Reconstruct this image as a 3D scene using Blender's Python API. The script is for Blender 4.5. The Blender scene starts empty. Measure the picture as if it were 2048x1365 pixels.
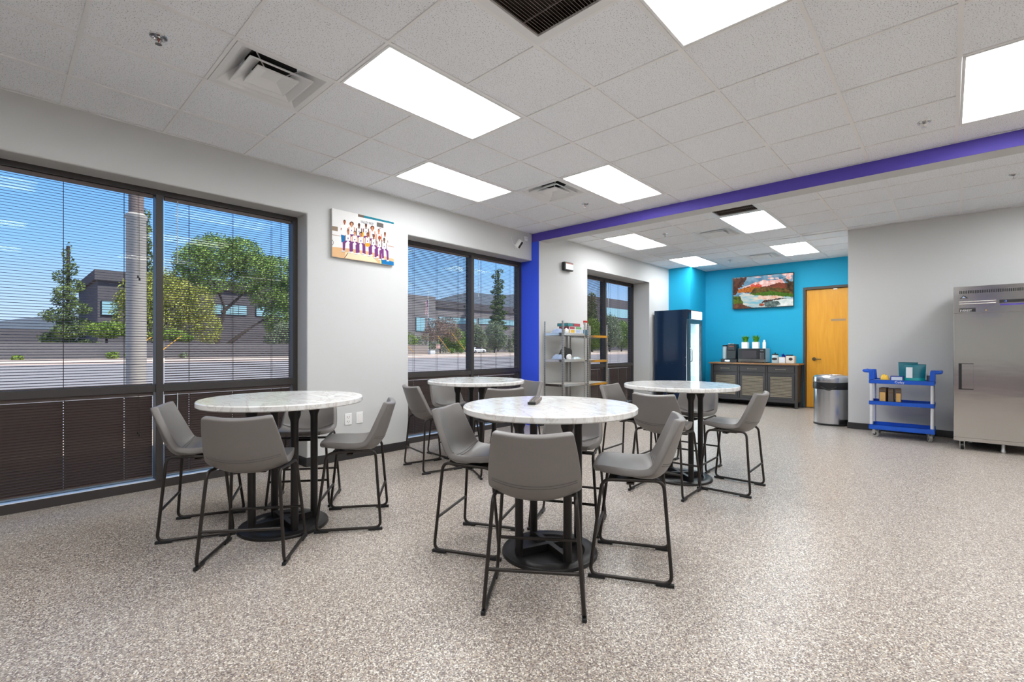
import bpy, bmesh, math, random
from mathutils import Vector, Matrix
from mathutils.bvhtree import BVHTree
PI = math.pi
SC = bpy.context.scene
COL = SC.collection

# ------------------------------------------------------------------ colour + materials
def lin(c):
    c /= 255.0
    return c / 12.92 if c <= 0.04045 else ((c + 0.055) / 1.055) ** 2.4
def S(r, g, b):
    return (lin(r), lin(g), lin(b), 1.0)

def nmat(name):
    m = bpy.data.materials.new(name); m.use_nodes = True
    nt = m.node_tree
    return m, nt, nt.nodes['Principled BSDF']

def mat(name, col, rough=0.5, metal=0.0, spec=0.5, bump=0.0, bscale=200.0, vary=0.0, vscale=8.0, coat=0.0, aniso=None):
    m, nt, p = nmat(name)
    p.inputs['Base Color'].default_value = col
    p.inputs['Roughness'].default_value = rough
    p.inputs['Metallic'].default_value = metal
    p.inputs['Specular IOR Level'].default_value = spec
    if coat: p.inputs['Coat Weight'].default_value = coat
    tc = nt.nodes.new('ShaderNodeTexCoord')
    if vary > 0:
        n = nt.nodes.new('ShaderNodeTexNoise'); n.inputs['Scale'].default_value = vscale; n.inputs['Detail'].default_value = 4
        nt.links.new(tc.outputs['Object'], n.inputs['Vector'])
        mx = nt.nodes.new('ShaderNodeMix'); mx.data_type = 'RGBA'
        mx.inputs['A'].default_value = tuple(max(0, c * (1 - vary)) for c in col[:3]) + (1,)
        mx.inputs['B'].default_value = tuple(min(1, c * (1 + vary)) for c in col[:3]) + (1,)
        nt.links.new(n.outputs['Fac'], mx.inputs['Factor'])
        nt.links.new(mx.outputs['Result'], p.inputs['Base Color'])
    if bump > 0:
        n2 = nt.nodes.new('ShaderNodeTexNoise'); n2.inputs['Scale'].default_value = bscale; n2.inputs['Detail'].default_value = 3
        if aniso:
            mp = nt.nodes.new('ShaderNodeMapping'); mp.inputs['Scale'].default_value = aniso
            nt.links.new(tc.outputs['Object'], mp.inputs['Vector']); nt.links.new(mp.outputs['Vector'], n2.inputs['Vector'])
        else:
            nt.links.new(tc.outputs['Object'], n2.inputs['Vector'])
        b = nt.nodes.new('ShaderNodeBump'); b.inputs['Strength'].default_value = bump; b.inputs['Distance'].default_value = 0.003
        nt.links.new(n2.outputs['Fac'], b.inputs['Height']); nt.links.new(b.outputs['Normal'], p.inputs['Normal'])
    return m

def emis(name, col, strength):
    m, nt, p = nmat(name)
    p.inputs['Base Color'].default_value = (0, 0, 0, 1)
    p.inputs['Emission Color'].default_value = col
    p.inputs['Emission Strength'].default_value = strength
    return m

def emis2(name, c1, c2, scale, strength, stretch=(1, 1, 1), contrast=(0.35, 0.65)):
    m, nt, p = nmat(name)
    p.inputs['Base Color'].default_value = (0.01, 0.01, 0.01, 1)
    p.inputs['Roughness'].default_value = 0.3; p.inputs['Specular IOR Level'].default_value = 0.1
    tc = nt.nodes.new('ShaderNodeTexCoord'); mp = nt.nodes.new('ShaderNodeMapping'); mp.inputs['Scale'].default_value = stretch
    n = nt.nodes.new('ShaderNodeTexNoise'); n.inputs['Scale'].default_value = scale; n.inputs['Detail'].default_value = 5
    r = nt.nodes.new('ShaderNodeValToRGB')
    r.color_ramp.elements[0].position = contrast[0]; r.color_ramp.elements[0].color = c1
    r.color_ramp.elements[1].position = contrast[1]; r.color_ramp.elements[1].color = c2
    L = nt.links
    L.new(tc.outputs['Object'], mp.inputs['Vector']); L.new(mp.outputs['Vector'], n.inputs['Vector'])
    L.new(n.outputs['Fac'], r.inputs['Fac']); L.new(r.outputs['Color'], p.inputs['Emission Color'])
    p.inputs['Emission Strength'].default_value = strength
    return m

def floor_mat():
    m, nt, p = nmat('flake_floor')
    L = nt.links
    tc = nt.nodes.new('ShaderNodeTexCoord')
    v = nt.nodes.new('ShaderNodeTexVoronoi'); v.inputs['Scale'].default_value = 200
    L.new(tc.outputs['Object'], v.inputs['Vector'])
    sp = nt.nodes.new('ShaderNodeSeparateColor'); L.new(v.outputs['Color'], sp.inputs['Color'])
    r = nt.nodes.new('ShaderNodeValToRGB'); r.color_ramp.interpolation = 'CONSTANT'
    cols = [(0, S(120, 107, 101)), (0.16, S(168, 157, 148)), (0.34, S(198, 192, 183)), (0.50, S(148, 137, 131)), (0.66, S(185, 168, 149)), (0.80, S(232, 228, 219)), (0.91, S(104, 92, 87))]
    e = r.color_ramp.elements
    e[0].position, e[0].color = cols[0]; e[1].position, e[1].color = cols[1]
    for q, c in cols[2:]:
        k = e.new(q); k.color = c
    L.new(sp.outputs['Red'], r.inputs['Fac'])
    n = nt.nodes.new('ShaderNodeTexNoise'); n.inputs['Scale'].default_value = 1.1; n.inputs['Detail'].default_value = 3
    L.new(tc.outputs['Object'], n.inputs['Vector'])
    mx = nt.nodes.new('ShaderNodeMix'); mx.data_type = 'RGBA'; mx.blend_type = 'MULTIPLY'
    mx.inputs['Factor'].default_value = 1.0
    r2 = nt.nodes.new('ShaderNodeValToRGB'); r2.color_ramp.elements[0].color = (0.93, 0.91, 0.90, 1); r2.color_ramp.elements[1].color = (1, 1, 1, 1)
    L.new(n.outputs['Fac'], r2.inputs['Fac'])
    L.new(r.outputs['Color'], mx.inputs['A']); L.new(r2.outputs['Color'], mx.inputs['B'])
    L.new(mx.outputs['Result'], p.inputs['Base Color'])
    p.inputs['Roughness'].default_value = 0.33
    p.inputs['Specular IOR Level'].default_value = 0.45
    return m

def ceiling_mat():
    m, nt, p = nmat('fissured_tile')
    L = nt.links
    tc = nt.nodes.new('ShaderNodeTexCoord')
    v = nt.nodes.new('ShaderNodeTexNoise'); v.inputs['Scale'].default_value = 150; v.inputs['Detail'].default_value = 2.0; v.inputs['Roughness'].default_value = 0.6
    L.new(tc.outputs['Object'], v.inputs['Vector'])
    r = nt.nodes.new('ShaderNodeValToRGB')
    r.color_ramp.elements[0].position = 0.33; r.color_ramp.elements[0].color = S(128, 126, 125)
    r.color_ramp.elements[1].position = 0.40; r.color_ramp.elements[1].color = S(236, 238, 242)
    L.new(v.outputs['Fac'], r.inputs['Fac']); L.new(r.outputs['Color'], p.inputs['Base Color'])
    p.inputs['Roughness'].default_value = 0.9; p.inputs['Specular IOR Level'].default_value = 0.15
    return m

def marble_mat():
    m, nt, p = nmat('white_marble')
    L = nt.links
    tc = nt.nodes.new('ShaderNodeTexCoord')
    mp = nt.nodes.new('ShaderNodeMapping'); mp.inputs['Rotation'].default_value = (0.2, 0.3, 0.75); mp.inputs['Scale'].default_value = (1.0, 3.2, 1.6)
    L.new(tc.outputs['Object'], mp.inputs['Vector'])
    n = nt.nodes.new('ShaderNodeTexNoise'); n.inputs['Scale'].default_value = 2.6; n.inputs['Detail'].default_value = 9; n.inputs['Roughness'].default_value = 0.62; n.inputs['Distortion'].default_value = 1.1
    L.new(mp.outputs['Vector'], n.inputs['Vector'])
    r = nt.nodes.new('ShaderNodeValToRGB')
    e = r.color_ramp.elements
    e[0].position = 0.30; e[0].color = S(226, 223, 220)
    e[1].position = 0.47; e[1].color = S(232, 230, 227)
    for q, c in ((0.505, S(208, 202, 196)), (0.535, S(233, 231, 229)), (0.62, S(240, 239, 237)), (0.70, S(222, 218, 213))):
        k = e.new(q); k.color = c
    L.new(n.outputs['Fac'], r.inputs['Fac']); L.new(r.outputs['Color'], p.inputs['Base Color'])
    p.inputs['Roughness'].default_value = 0.09
    return m

def foliage_mat(name, c1, c2, scale=0.8):
    m, nt, p = nmat(name)
    L = nt.links
    tc = nt.nodes.new('ShaderNodeTexCoord')
    n = nt.nodes.new('ShaderNodeTexNoise'); n.inputs['Scale'].default_value = scale; n.inputs['Detail'].default_value = 6
    L.new(tc.outputs['Object'], n.inputs['Vector'])
    r = nt.nodes.new('ShaderNodeValToRGB')
    r.color_ramp.elements[0].position = 0.35; r.color_ramp.elements[0].color = c1
    r.color_ramp.elements[1].position = 0.65; r.color_ramp.elements[1].color = c2
    L.new(n.outputs['Fac'], r.inputs['Fac']); L.new(r.outputs['Color'], p.inputs['Base Color'])
    p.inputs['Roughness'].default_value = 0.8; p.inputs['Specular IOR Level'].default_value = 0.2
    return m

def glass_mat():
    m, nt, p = nmat('window_glass')
    nt.nodes.remove(p)
    L = nt.links
    out = nt.nodes['Material Output']
    t = nt.nodes.new('ShaderNodeBsdfTransparent'); t.inputs['Color'].default_value = (0.93, 0.96, 0.97, 1)
    g = nt.nodes.new('ShaderNodeBsdfGlossy'); g.inputs['Roughness'].default_value = 0.0; g.inputs['Color'].default_value = (0.26, 0.25, 0.22, 1)
    f = nt.nodes.new('ShaderNodeFresnel')
    ge = nt.nodes.new('ShaderNodeNewGeometry'); mi = nt.nodes.new('ShaderNodeMath'); mi.operation = 'MULTIPLY_ADD'
    mi.inputs[1].default_value = 1 / 1.45 - 1.45; mi.inputs[2].default_value = 1.45
    L.new(ge.outputs['Backfacing'], mi.inputs[0]); L.new(mi.outputs[0], f.inputs['IOR'])
    mx = nt.nodes.new('ShaderNodeMixShader')
    L.new(f.outputs['Fac'], mx.inputs['Fac']); L.new(t.outputs['BSDF'], mx.inputs[1]); L.new(g.outputs['BSDF'], mx.inputs[2])
    L.new(mx.outputs['Shader'], out.inputs['Surface'])
    return m

def wood_mat(name, c1, c2, scale, stretch, rough=0.4):
    m, nt, p = nmat(name)
    L = nt.links
    tc = nt.nodes.new('ShaderNodeTexCoord'); mp = nt.nodes.new('ShaderNodeMapping'); mp.inputs['Scale'].default_value = stretch
    n = nt.nodes.new('ShaderNodeTexNoise'); n.inputs['Scale'].default_value = scale; n.inputs['Detail'].default_value = 6; n.inputs['Distortion'].default_value = 0.6
    r = nt.nodes.new('ShaderNodeValToRGB')
    r.color_ramp.elements[0].position = 0.3; r.color_ramp.elements[0].color = c1
    r.color_ramp.elements[1].position = 0.7; r.color_ramp.elements[1].color = c2
    L.new(tc.outputs['Object'], mp.inputs['Vector']); L.new(mp.outputs['Vector'], n.inputs['Vector'])
    L.new(n.outputs['Fac'], r.inputs['Fac']); L.new(r.outputs['Color'], p.inputs['Base Color'])
    p.inputs['Roughness'].default_value = rough
    return m

def lens_mat():
    # prismatic troffer lens: three tubes glow through, the rim stays dimmer
    m, nt, p = nmat('troffer_lens')
    L = nt.links
    p.inputs['Base Color'].default_value = (0.85, 0.85, 0.85, 1); p.inputs['Roughness'].default_value = 0.4
    tc = nt.nodes.new('ShaderNodeTexCoord')
    sx = nt.nodes.new('ShaderNodeSeparateXYZ'); L.new(tc.outputs['Object'], sx.inputs['Vector'])
    def math_(op, a, b=None):
        n = nt.nodes.new('ShaderNodeMath'); n.operation = op
        for i, q in enumerate((a, b)):
            if q is None: continue
            if isinstance(q, (int, float)): n.inputs[i].default_value = q
            else: L.new(q, n.inputs[i])
        return n.outputs[0]
    c = math_('COSINE', math_('MULTIPLY', sx.outputs['Y'], 2 * PI / 0.185))
    tubes = math_('ADD', math_('MULTIPLY', c, 0.35), 0.65)
    ry = math_('SUBTRACT', 1.0, math_('POWER', math_('MULTIPLY', math_('ABSOLUTE', sx.outputs['Y']), 1 / 0.285), 8))
    rx = math_('SUBTRACT', 1.0, math_('POWER', math_('MULTIPLY', math_('ABSOLUTE', sx.outputs['X']), 1 / 0.59), 14))
    st = math_('MULTIPLY', math_('MULTIPLY', ry, rx), tubes)
    st = math_('ADD', math_('MULTIPLY', math_('MAXIMUM', st, 0.0), LAMP), 0.55)
    L.new(st, p.inputs['Emission Strength'])
    p.inputs['Emission Color'].default_value = (0.955, 0.985, 1.0, 1)
    return m

# ------------------------------------------------------------------ tuning
LAMP = 13.0
SKY = 0.73
SUN = 3.7
EXPOSURE = 1.03

M = {}
M['floor'] = floor_mat()
M['tile'] = ceiling_mat()
M['marble'] = marble_mat()
M['glass'] = glass_mat()
M['lens'] = lens_mat()
M['wall'] = mat('wall_paint', S(200, 200, 199), 0.75, bump=0.12, bscale=160, spec=0.25)
M['teebar'] = mat('teebar_white', S(232, 231, 231), 0.5)
M['white_metal'] = mat('white_enamel', S(226, 226, 226), 0.35)
M['purple'] = mat('purple_paint', S(90, 76, 178), 0.55, spec=0.35, bump=0.1, bscale=160)
M['purple_daylit'] = mat('purple_paint_daylit', S(62, 92, 236), 0.55, spec=0.35, bump=0.1, bscale=160)  # same purple paint as the beam, bluer by daylight put into the colour
M['blue_wall'] = mat('azure_paint', S(26, 160, 198), 0.6, spec=0.3, bump=0.1, bscale=160)
M['rubber'] = mat('black_rubber', S(44, 42, 42), 0.5)
M['bronze'] = mat('bronze_aluminium', S(62, 58, 57), 0.45, metal=0.2)
M['slat'] = mat('brown_slat', S(86, 74, 71), 0.45, metal=0.1)
M['cord'] = mat('brown_cord', S(52, 47, 46), 0.8)
M['clear'] = mat('clear_wand', S(190, 200, 205), 0.15)
M['leather'] = mat('grey_leather', S(118, 113, 110), 0.40, bump=0.12, bscale=420, vary=0.06, vscale=5)
M['thread'] = mat('seam_thread', S(92, 88, 86), 0.7)
M['iron'] = mat('dark_iron', S(50, 45, 42), 0.38, metal=0.45)
M['black'] = mat('black_powdercoat', S(38, 35, 34), 0.36, metal=0.3)
M['plastic_black'] = mat('black_plastic', S(26, 26, 28), 0.35)
M['void'] = mat('dark_void', S(14, 13, 13), 0.9)
M['steel'] = mat('brushed_steel', S(192, 189, 186), 0.13, metal=1.0, bump=0.35, bscale=2.2, aniso=(0.7, 0.7, 2.0))
M['steel_v'] = mat('brushed_steel_bin', S(205, 206, 210), 0.24, metal=1.0, bump=0.05, bscale=60, aniso=(30, 30, 0.5))
M['chrome'] = mat('chrome', S(215, 215, 215), 0.12, metal=1.0)
M['zinc'] = mat('zinc_post', S(190, 190, 188), 0.35, metal=0.8)
M['slot'] = mat('slot_grey', S(104, 100, 96), 0.8)
M['shelf_board'] = mat('grey_board', S(200, 196, 190), 0.6)
M['shelf_lip'] = mat('polished_lip', S(226, 226, 226), 0.08, metal=1.0)
M['door_wood'] = wood_mat('honey_maple', S(219, 150, 36), S(231, 166, 52), 3.0, (6, 6, 0.6), 0.35)
M['frame_brown'] = mat('bronze_door_frame', S(66, 58, 52), 0.5)
M['plate_gold'] = mat('sign_plate', S(168, 140, 112), 0.4, metal=0.4)
M['char_wood'] = mat('charcoal_wood', S(58, 55, 56), 0.55, vary=0.12, vscale=14)
M['louver'] = mat('driftwood_louver', S(150, 138, 122), 0.6, vary=0.1, vscale=20)
M['top_wood'] = wood_mat('walnut_top', S(120, 84, 52), S(172, 128, 84), 5.0, (8, 0.8, 8), 0.45)
M['navy'] = mat('navy_gloss', S(24, 44, 70), 0.12, coat=0.5)
M['cooler_sign'] = emis('cooler_header', (0.82, 0.86, 1.0, 1), 0.62)
M['cooler_led'] = emis('cooler_led', (0.82, 0.95, 1.0, 1), 11.0)
M['cooler_inner'] = mat('cooler_liner', S(232, 242, 246), 0.4)
M['cart_blue'] = mat('cart_blue', S(8, 84, 196), 0.4)
M['cart_grey'] = mat('cart_grey', S(208, 208, 212), 0.4)
M['tyre_grey'] = mat('tyre_grey', S(150, 148, 144), 0.6)
M['white'] = mat('white_plastic', S(238, 238, 238), 0.35)
M['ceramic'] = mat('white_ceramic', S(240, 236, 234), 0.3)
M['blade'] = foliage_mat('grass_blade', S(40, 110, 30), S(110, 176, 50), 40)
M['teal'] = mat('teal_pouch', S(0, 108, 124), 0.35, vary=0.25, vscale=22)
M['aqua'] = mat('aqua_pouch', S(0, 158, 158), 0.35)
M['yellow'] = mat('yellow_pack', S(236, 190, 62), 0.5)
M['pouch_white'] = mat('pouch_label', S(215, 222, 228), 0.5)
M['box_navy'] = mat('box_navy', S(22, 44, 140), 0.5)
M['box_brown'] = mat('box_brown', S(96, 72, 48), 0.6, vary=0.5, vscale=30)
M['box_tan'] = mat('box_tan', S(200, 160, 96), 0.6, vary=0.2, vscale=20)
M['red'] = mat('red_plastic', S(205, 40, 44), 0.4)
M['cyan_liquid'] = mat('blue_liquid', S(30, 150, 205), 0.15)
M['paper'] = mat('white_paper', S(236, 236, 238), 0.7)
M['paper_blue'] = mat('bluish_wrap', S(180, 196, 226), 0.4, vary=0.2, vscale=30)
M['game_teal'] = mat('game_teal', S(52, 140, 150), 0.5, vary=0.5, vscale=40)
M['game_red'] = mat('game_red', S(178, 70, 84), 0.5, vary=0.4, vscale=50)
M['game_brown'] = mat('game_brown', S(92, 84, 80), 0.5, vary=0.3, vscale=30)
M['game_green'] = mat('game_green', S(120, 170, 120), 0.5, vary=0.4, vscale=60)
M['bag_black'] = mat('black_bag', S(40, 38, 38), 0.6, vary=0.4, vscale=30)
M['blue_tissue'] = mat('blue_tissue', S(16, 40, 160), 0.4)
M['jar_glass'] = mat('jar_glass', S(196, 212, 216), 0.12)
M['jar_fill'] = mat('jar_fill', S(214, 206, 196), 0.6, vary=0.2, vscale=60)
M['tag_dark'] = mat('chalk_tag', S(50, 40, 38), 0.7)
M['screen_off'] = mat('microwave_window', S(70, 66, 70), 0.2)
M['orange_light'] = mat('copper_bulb', S(170, 70, 40), 0.3)
M['display_blue'] = emis('display_blue', S(110, 140, 255), 1.2)
M['display_bar'] = mat('display_bar', S(86, 70, 160), 0.3)

# ------------------------------------------------------------------ mesh builder
class MB:
    def __init__(s, o=(0, 0, 0)):
        s.v = []; s.f = []; s.m = []; s.o = Vector(o)
    def add(s, vs, fs, mi=0):
        b = len(s.v)
        s.v += [Vector(q) - s.o for q in vs]
        s.f += [tuple(i + b for i in f) for f in fs]
        s.m += [mi] * len(fs)
        return s
    def box(s, x0, x1, y0, y1, z0, z1, mi=0):
        vs = [(x, y, z) for z in (z0, z1) for y in (y0, y1) for x in (x0, x1)]
        return s.add(vs, [(0, 2, 3, 1), (4, 5, 7, 6), (0, 1, 5, 4), (2, 6, 7, 3), (0, 4, 6, 2), (1, 3, 7, 5)], mi)
    def obox(s, c, size, mtx, mi=0):
        hx, hy, hz = (q / 2 for q in size)
        vs = [Vector(c) + mtx @ Vector((x, y, z)) for z in (-hz, hz) for y in (-hy, hy) for x in (-hx, hx)]
        return s.add(vs, [(0, 2, 3, 1), (4, 5, 7, 6), (0, 1, 5, 4), (2, 6, 7, 3), (0, 4, 6, 2), (1, 3, 7, 5)], mi)
    def bar(s, a, b, w, h, mi=0):
        a = Vector(a); b = Vector(b); d = b - a
        q = d.to_track_quat('X', 'Z').to_matrix()
        return s.obox((a + b) / 2, (d.length, w, h), q, mi)
    def tube(s, pts, r, seg=10, closed=False, mi=0):
        pts = [Vector(p) for p in pts]; n = len(pts)
        rr = r if isinstance(r, (list, tuple)) else [r] * n
        vs = []; fs = []; up = None
        for i, p in enumerate(pts):
            if closed: t = (pts[(i + 1) % n] - pts[i - 1]).normalized()
            else: t = (pts[min(i + 1, n - 1)] - pts[max(i - 1, 0)]).normalized()
            if up is None:
                up = t.orthogonal().normalized()
            else:
                up = (up - t * up.dot(t))
                up = up.normalized() if up.length > 1e-6 else t.orthogonal().normalized()
            w = t.cross(up)
            for k in range(seg):
                a = 2 * PI * k / seg
                vs.append(p + (up * math.cos(a) + w * math.sin(a)) * rr[i])
        rng = n if closed else n - 1
        for i in range(rng):
            j = (i + 1) % n
            off = 0
            if closed and j == 0:
                best = 1e9
                for k in range(seg):
                    d = (vs[i * seg] + (pts[0] - pts[i]) - vs[k]).length
                    if d < best: best = d; off = k
            for k in range(seg):
                k2 = (k + 1) % seg
                fs.append((i * seg + k, i * seg + k2, j * seg + (k2 + off) % seg, j * seg + (k + off) % seg))
        if not closed:
            fs.append(tuple(range(seg - 1, -1, -1))); fs.append(tuple((n - 1) * seg + k for k in range(seg)))
        return s.add(vs, fs, mi)
    def lathe(s, prof, c=(0, 0, 0), seg=48, mi=0, a0=0.0, a1=2 * PI):
        full = abs(a1 - a0 - 2 * PI) < 1e-6
        n = seg if full else seg + 1
        vs = []; fs = []
        for (r, z) in prof:
            for k in range(n):
                a = a0 + (a1 - a0) * k / seg
                vs.append((c[0] + r * math.cos(a), c[1] + r * math.sin(a), c[2] + z))
        for i in range(len(prof) - 1):
            for k in range(seg):
                k2 = (k + 1) % n
                fs.append((i * n + k, i * n + k2, (i + 1) * n + k2, (i + 1) * n + k))
        if full:
            if prof[0][0] > 1e-5: fs.append(tuple(range(n - 1, -1, -1)))
            if prof[-1][0] > 1e-5: fs.append(tuple((len(prof) - 1) * n + k for k in range(n)))
        return s.add(vs, fs, mi)
    def poly(s, pts, mi=0):
        return s.add(pts, [tuple(range(len(pts)))], mi)
    def prism(s, pts, d, mi=0):
        pts = [Vector(p) for p in pts]; d = Vector(d); n = len(pts)
        vs = pts + [p + d for p in pts]
        fs = [tuple(range(n - 1, -1, -1)), tuple(range(n, 2 * n))] + [(i, (i + 1) % n, n + (i + 1) % n, n + i) for i in range(n)]
        return s.add(vs, fs, mi)
    def build(s, name, mats, parent=None, smooth=False, bevel=0.0, bseg=2, loc=None):
        me = bpy.data.meshes.new(name)
        me.from_pydata([tuple(q) for q in s.v], [], s.f)
        if not isinstance(mats, (list, tuple)): mats = [mats]
        for m in mats: me.materials.append(m)
        me.polygons.foreach_set('material_index', s.m)
        bm = bmesh.new(); bm.from_mesh(me)
        bmesh.ops.remove_doubles(bm, verts=bm.verts, dist=1e-6)
        bmesh.ops.recalc_face_normals(bm, faces=bm.faces)
        bm.to_mesh(me); bm.free()
        if smooth:
            me.polygons.foreach_set('use_smooth', [True] * len(me.polygons))
            try: me.set_sharp_from_angle(angle=math.radians(40))
            except Exception: pass
        o = bpy.data.objects.new(name, me); COL.objects.link(o)
        if bevel > 0:
            b = o.modifiers.new('edge', 'BEVEL'); b.width = bevel; b.segments = bseg; b.limit_method = 'ANGLE'; b.angle_limit = math.radians(40)
        if parent is not None: o.parent = parent
        if loc is not None: o.location = loc
        return o

def rpath(pts, rad, k=5, closed=False):
    pts = [Vector(p) for p in pts]; n = len(pts); out = []
    for i, p in enumerate(pts):
        if not closed and i in (0, n - 1): out.append(p); continue
        a = pts[i - 1]; b = pts[(i + 1) % n]
        r = min(rad, (a - p).length * 0.45, (b - p).length * 0.45)
        q0 = p + (a - p).normalized() * r; q1 = p + (b - p).normalized() * r
        for j in range(k + 1):
            t = j / k
            out.append(q0 * (1 - t) ** 2 + p * 2 * t * (1 - t) + q1 * t ** 2)
    return out

def tag(o, label, cat, group=None, kind=None):
    o['label'] = label; o['category'] = cat
    if group: o['group'] = group
    if kind: o['kind'] = kind
    return o
def thing(name, label, cat, loc=(0, 0, 0), rz=0.0, group=None):
    o = bpy.data.objects.new(name, None); COL.objects.link(o)
    o.empty_display_size = 0.1
    o.location = loc; o.rotation_euler = (0, 0, rz)
    return tag(o, label, cat, group)
def struct(o):
    o['kind'] = 'structure'; return o
def copy_tree(o, parent=None):
    c = o.copy(); COL.objects.link(c)
    if parent is not None: c.parent = parent
    for ch in list(o.children): copy_tree(ch, c)
    return c
def text_mesh(txt, size, mtx, name, m, parent, extrude=0.0004, sx=1.0):
    cu = bpy.data.curves.new(name, 'FONT'); cu.body = txt; cu.size = size; cu.extrude = extrude
    cu.align_x = 'LEFT'; cu.resolution_u = 2
    tmp = bpy.data.objects.new(name + '_tmp', cu); COL.objects.link(tmp)
    dg = bpy.context.evaluated_depsgraph_get()
    me = bpy.data.meshes.new_from_object(tmp.evaluated_get(dg))
    bpy.data.objects.remove(tmp)
    me.transform(Matrix.Diagonal((sx, 1, 1, 1))); me.transform(mtx)
    me.materials.clear(); me.materials.append(m)
    me.name = name
    o = bpy.data.objects.new(name, me); COL.objects.link(o)
    if parent is not None: o.parent = parent
    return o
def axes(ex, ey, ez, loc):
    m = Matrix((ex, ey, ez)).transposed().to_4x4(); m.translation = Vector(loc); return m

# ------------------------------------------------------------------ room dimensions
H = 1.20                     # lens height
CZ = 2.9733                  # ceiling
G = 0.6096                   # ceiling module
Y1, Y2, YG = 4.76, 4.62, 4.98   # window walls and the window frame face
XM, XR, XB = 5.62, 8.65, 11.08
XL, YN = -2.6, -4.2          # walls behind the camera
OX, OY = 2.513 * G, 3.92 * G    # ceiling grid origin, main room
OX2, OY2 = OX + 8.38 * G, OY - 0.1 * G

# ------------------------------------------------------------------ floor and walls
struct(MB().box(XL - 0.3, XB + 0.3, YN - 0.3, 5.16, -0.12, 0.0).build('floor', M['floor']))
w = MB()
w.prism([(x, Y1, z) for x, z in [(XL, 0), (XL, 3.2), (XM, 3.2), (XM, 2.56), (3.33, 2.56), (3.33, 0), (2.11, 0), (2.11, 2.56), (-0.28, 2.56), (-0.28, 0)]], (0, 0.36, 0))
struct(w.build('wall_left', M['wall'], bevel=0.012, bseg=3))
w = MB()
w.box(XM + 0.001, 6.94, Y2, 5.12, 0, 3.2); w.box(6.94, 9.26, Y2, 5.12, 2.585, 3.2); w.box(9.26, XB + 0.2, Y2, 5.12, 0, 3.2)
struct(w.build('wall_far_left', M['wall']))
struct(MB().box(XM - 0.003, XM + 0.0005, Y2, 4.985, 0, 2.845).build('trim_2', M['purple_daylit']))
struct(MB().box(XM, 5.84, YN, 4.70, 2.845, 3.2).build('trim_1', M['wall']))
struct(MB().box(XM - 0.004, XM + 0.0005, YN, Y1, 2.845, 3.0).build('trim_3', M['purple']))
struct(MB().box(XR, XR + 0.14, YN, 1.11, 0, 3.2).build('wall_right', M['wall']))
struct(MB().box(XR + 0.14, XB + 0.2, 0.96, 1.10, 0, 3.2).build('wall_alcove', M['wall']))
b = MB()
DY0, DY1, DZ = 1.12, 2.17, 2.43               # door opening in the blue wall
b.box(XB, XB + 0.2, DY1, 5.0, 0, 3.2); b.box(XB, XB + 0.2, DY0, DY1, DZ, 3.2); b.box(XB, XB + 0.2, 0.96, DY0, 0, 3.2)
b.box(XB + 0.12, XB + 0.2, DY0, DY1, 0, DZ)
struct(b.build('wall_back', M['blue_wall']))
struct(MB().box(10.2, XB, 4.13, Y2, 0, 3.2).build('wall_corner', M['blue_wall']))
struct(MB().box(XL - 0.15, XL, YN, 5.12, 0, 3.2).build('wall_rear', M['wall']))
struct(MB().box(XL - 0.15, XR + 0.14, YN - 0.15, YN, 0, 3.2).build('wall_near', M['wall']))
struct(MB().box(XL - 0.4, XB + 0.5, YN - 0.4, 5.45, 3.2, 3.55).build('roof', M['wall']))

def base(name, pts):
    m = MB()
    for (x0, y0, x1, y1) in pts: m.box(min(x0, x1), max(x0, x1), min(y0, y1), max(y0, y1), 0.0005, 0.092)
    return struct(m.build(name, M['rubber'], bevel=0.003))
base('baseboard_left', [(2.10, Y1 - 0.01, 3.34, Y1), (2.10, Y1, 2.11, YG), (3.33, Y1, 3.34, YG)])
base('baseboard_far_left', [(XM, Y2 - 0.01, 6.94, Y2), (9.26, Y2 - 0.01, 10.2, Y2), (9.25, Y2, 9.26, YG)])
base('baseboard_right', [(XR - 0.01, YN, XR, 1.12), (XR, 1.10, XB, 1.11)])
base('baseboard_back', [(XB - 0.01, DY1 + 0.05, XB, 4.13)])
base('baseboard_near', [(XL, YN, XR, YN + 0.01)])
struct(MB().box(XL, XL + 0.006, -0.95, -0.5, 2.12, CZ - 0.002).build('trim_5', M['purple']))
struct(MB().box(XL, XL + 0.02, YN, 4.76, 0.0005, 0.60).build('trim_6', mat('rear_wainscot', S(136, 122, 130), 0.7)))
base('baseboard_corner', [(10.19, 4.13, 10.2, Y2), (10.19, 4.12, XB - 0.01, 4.13)])

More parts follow.
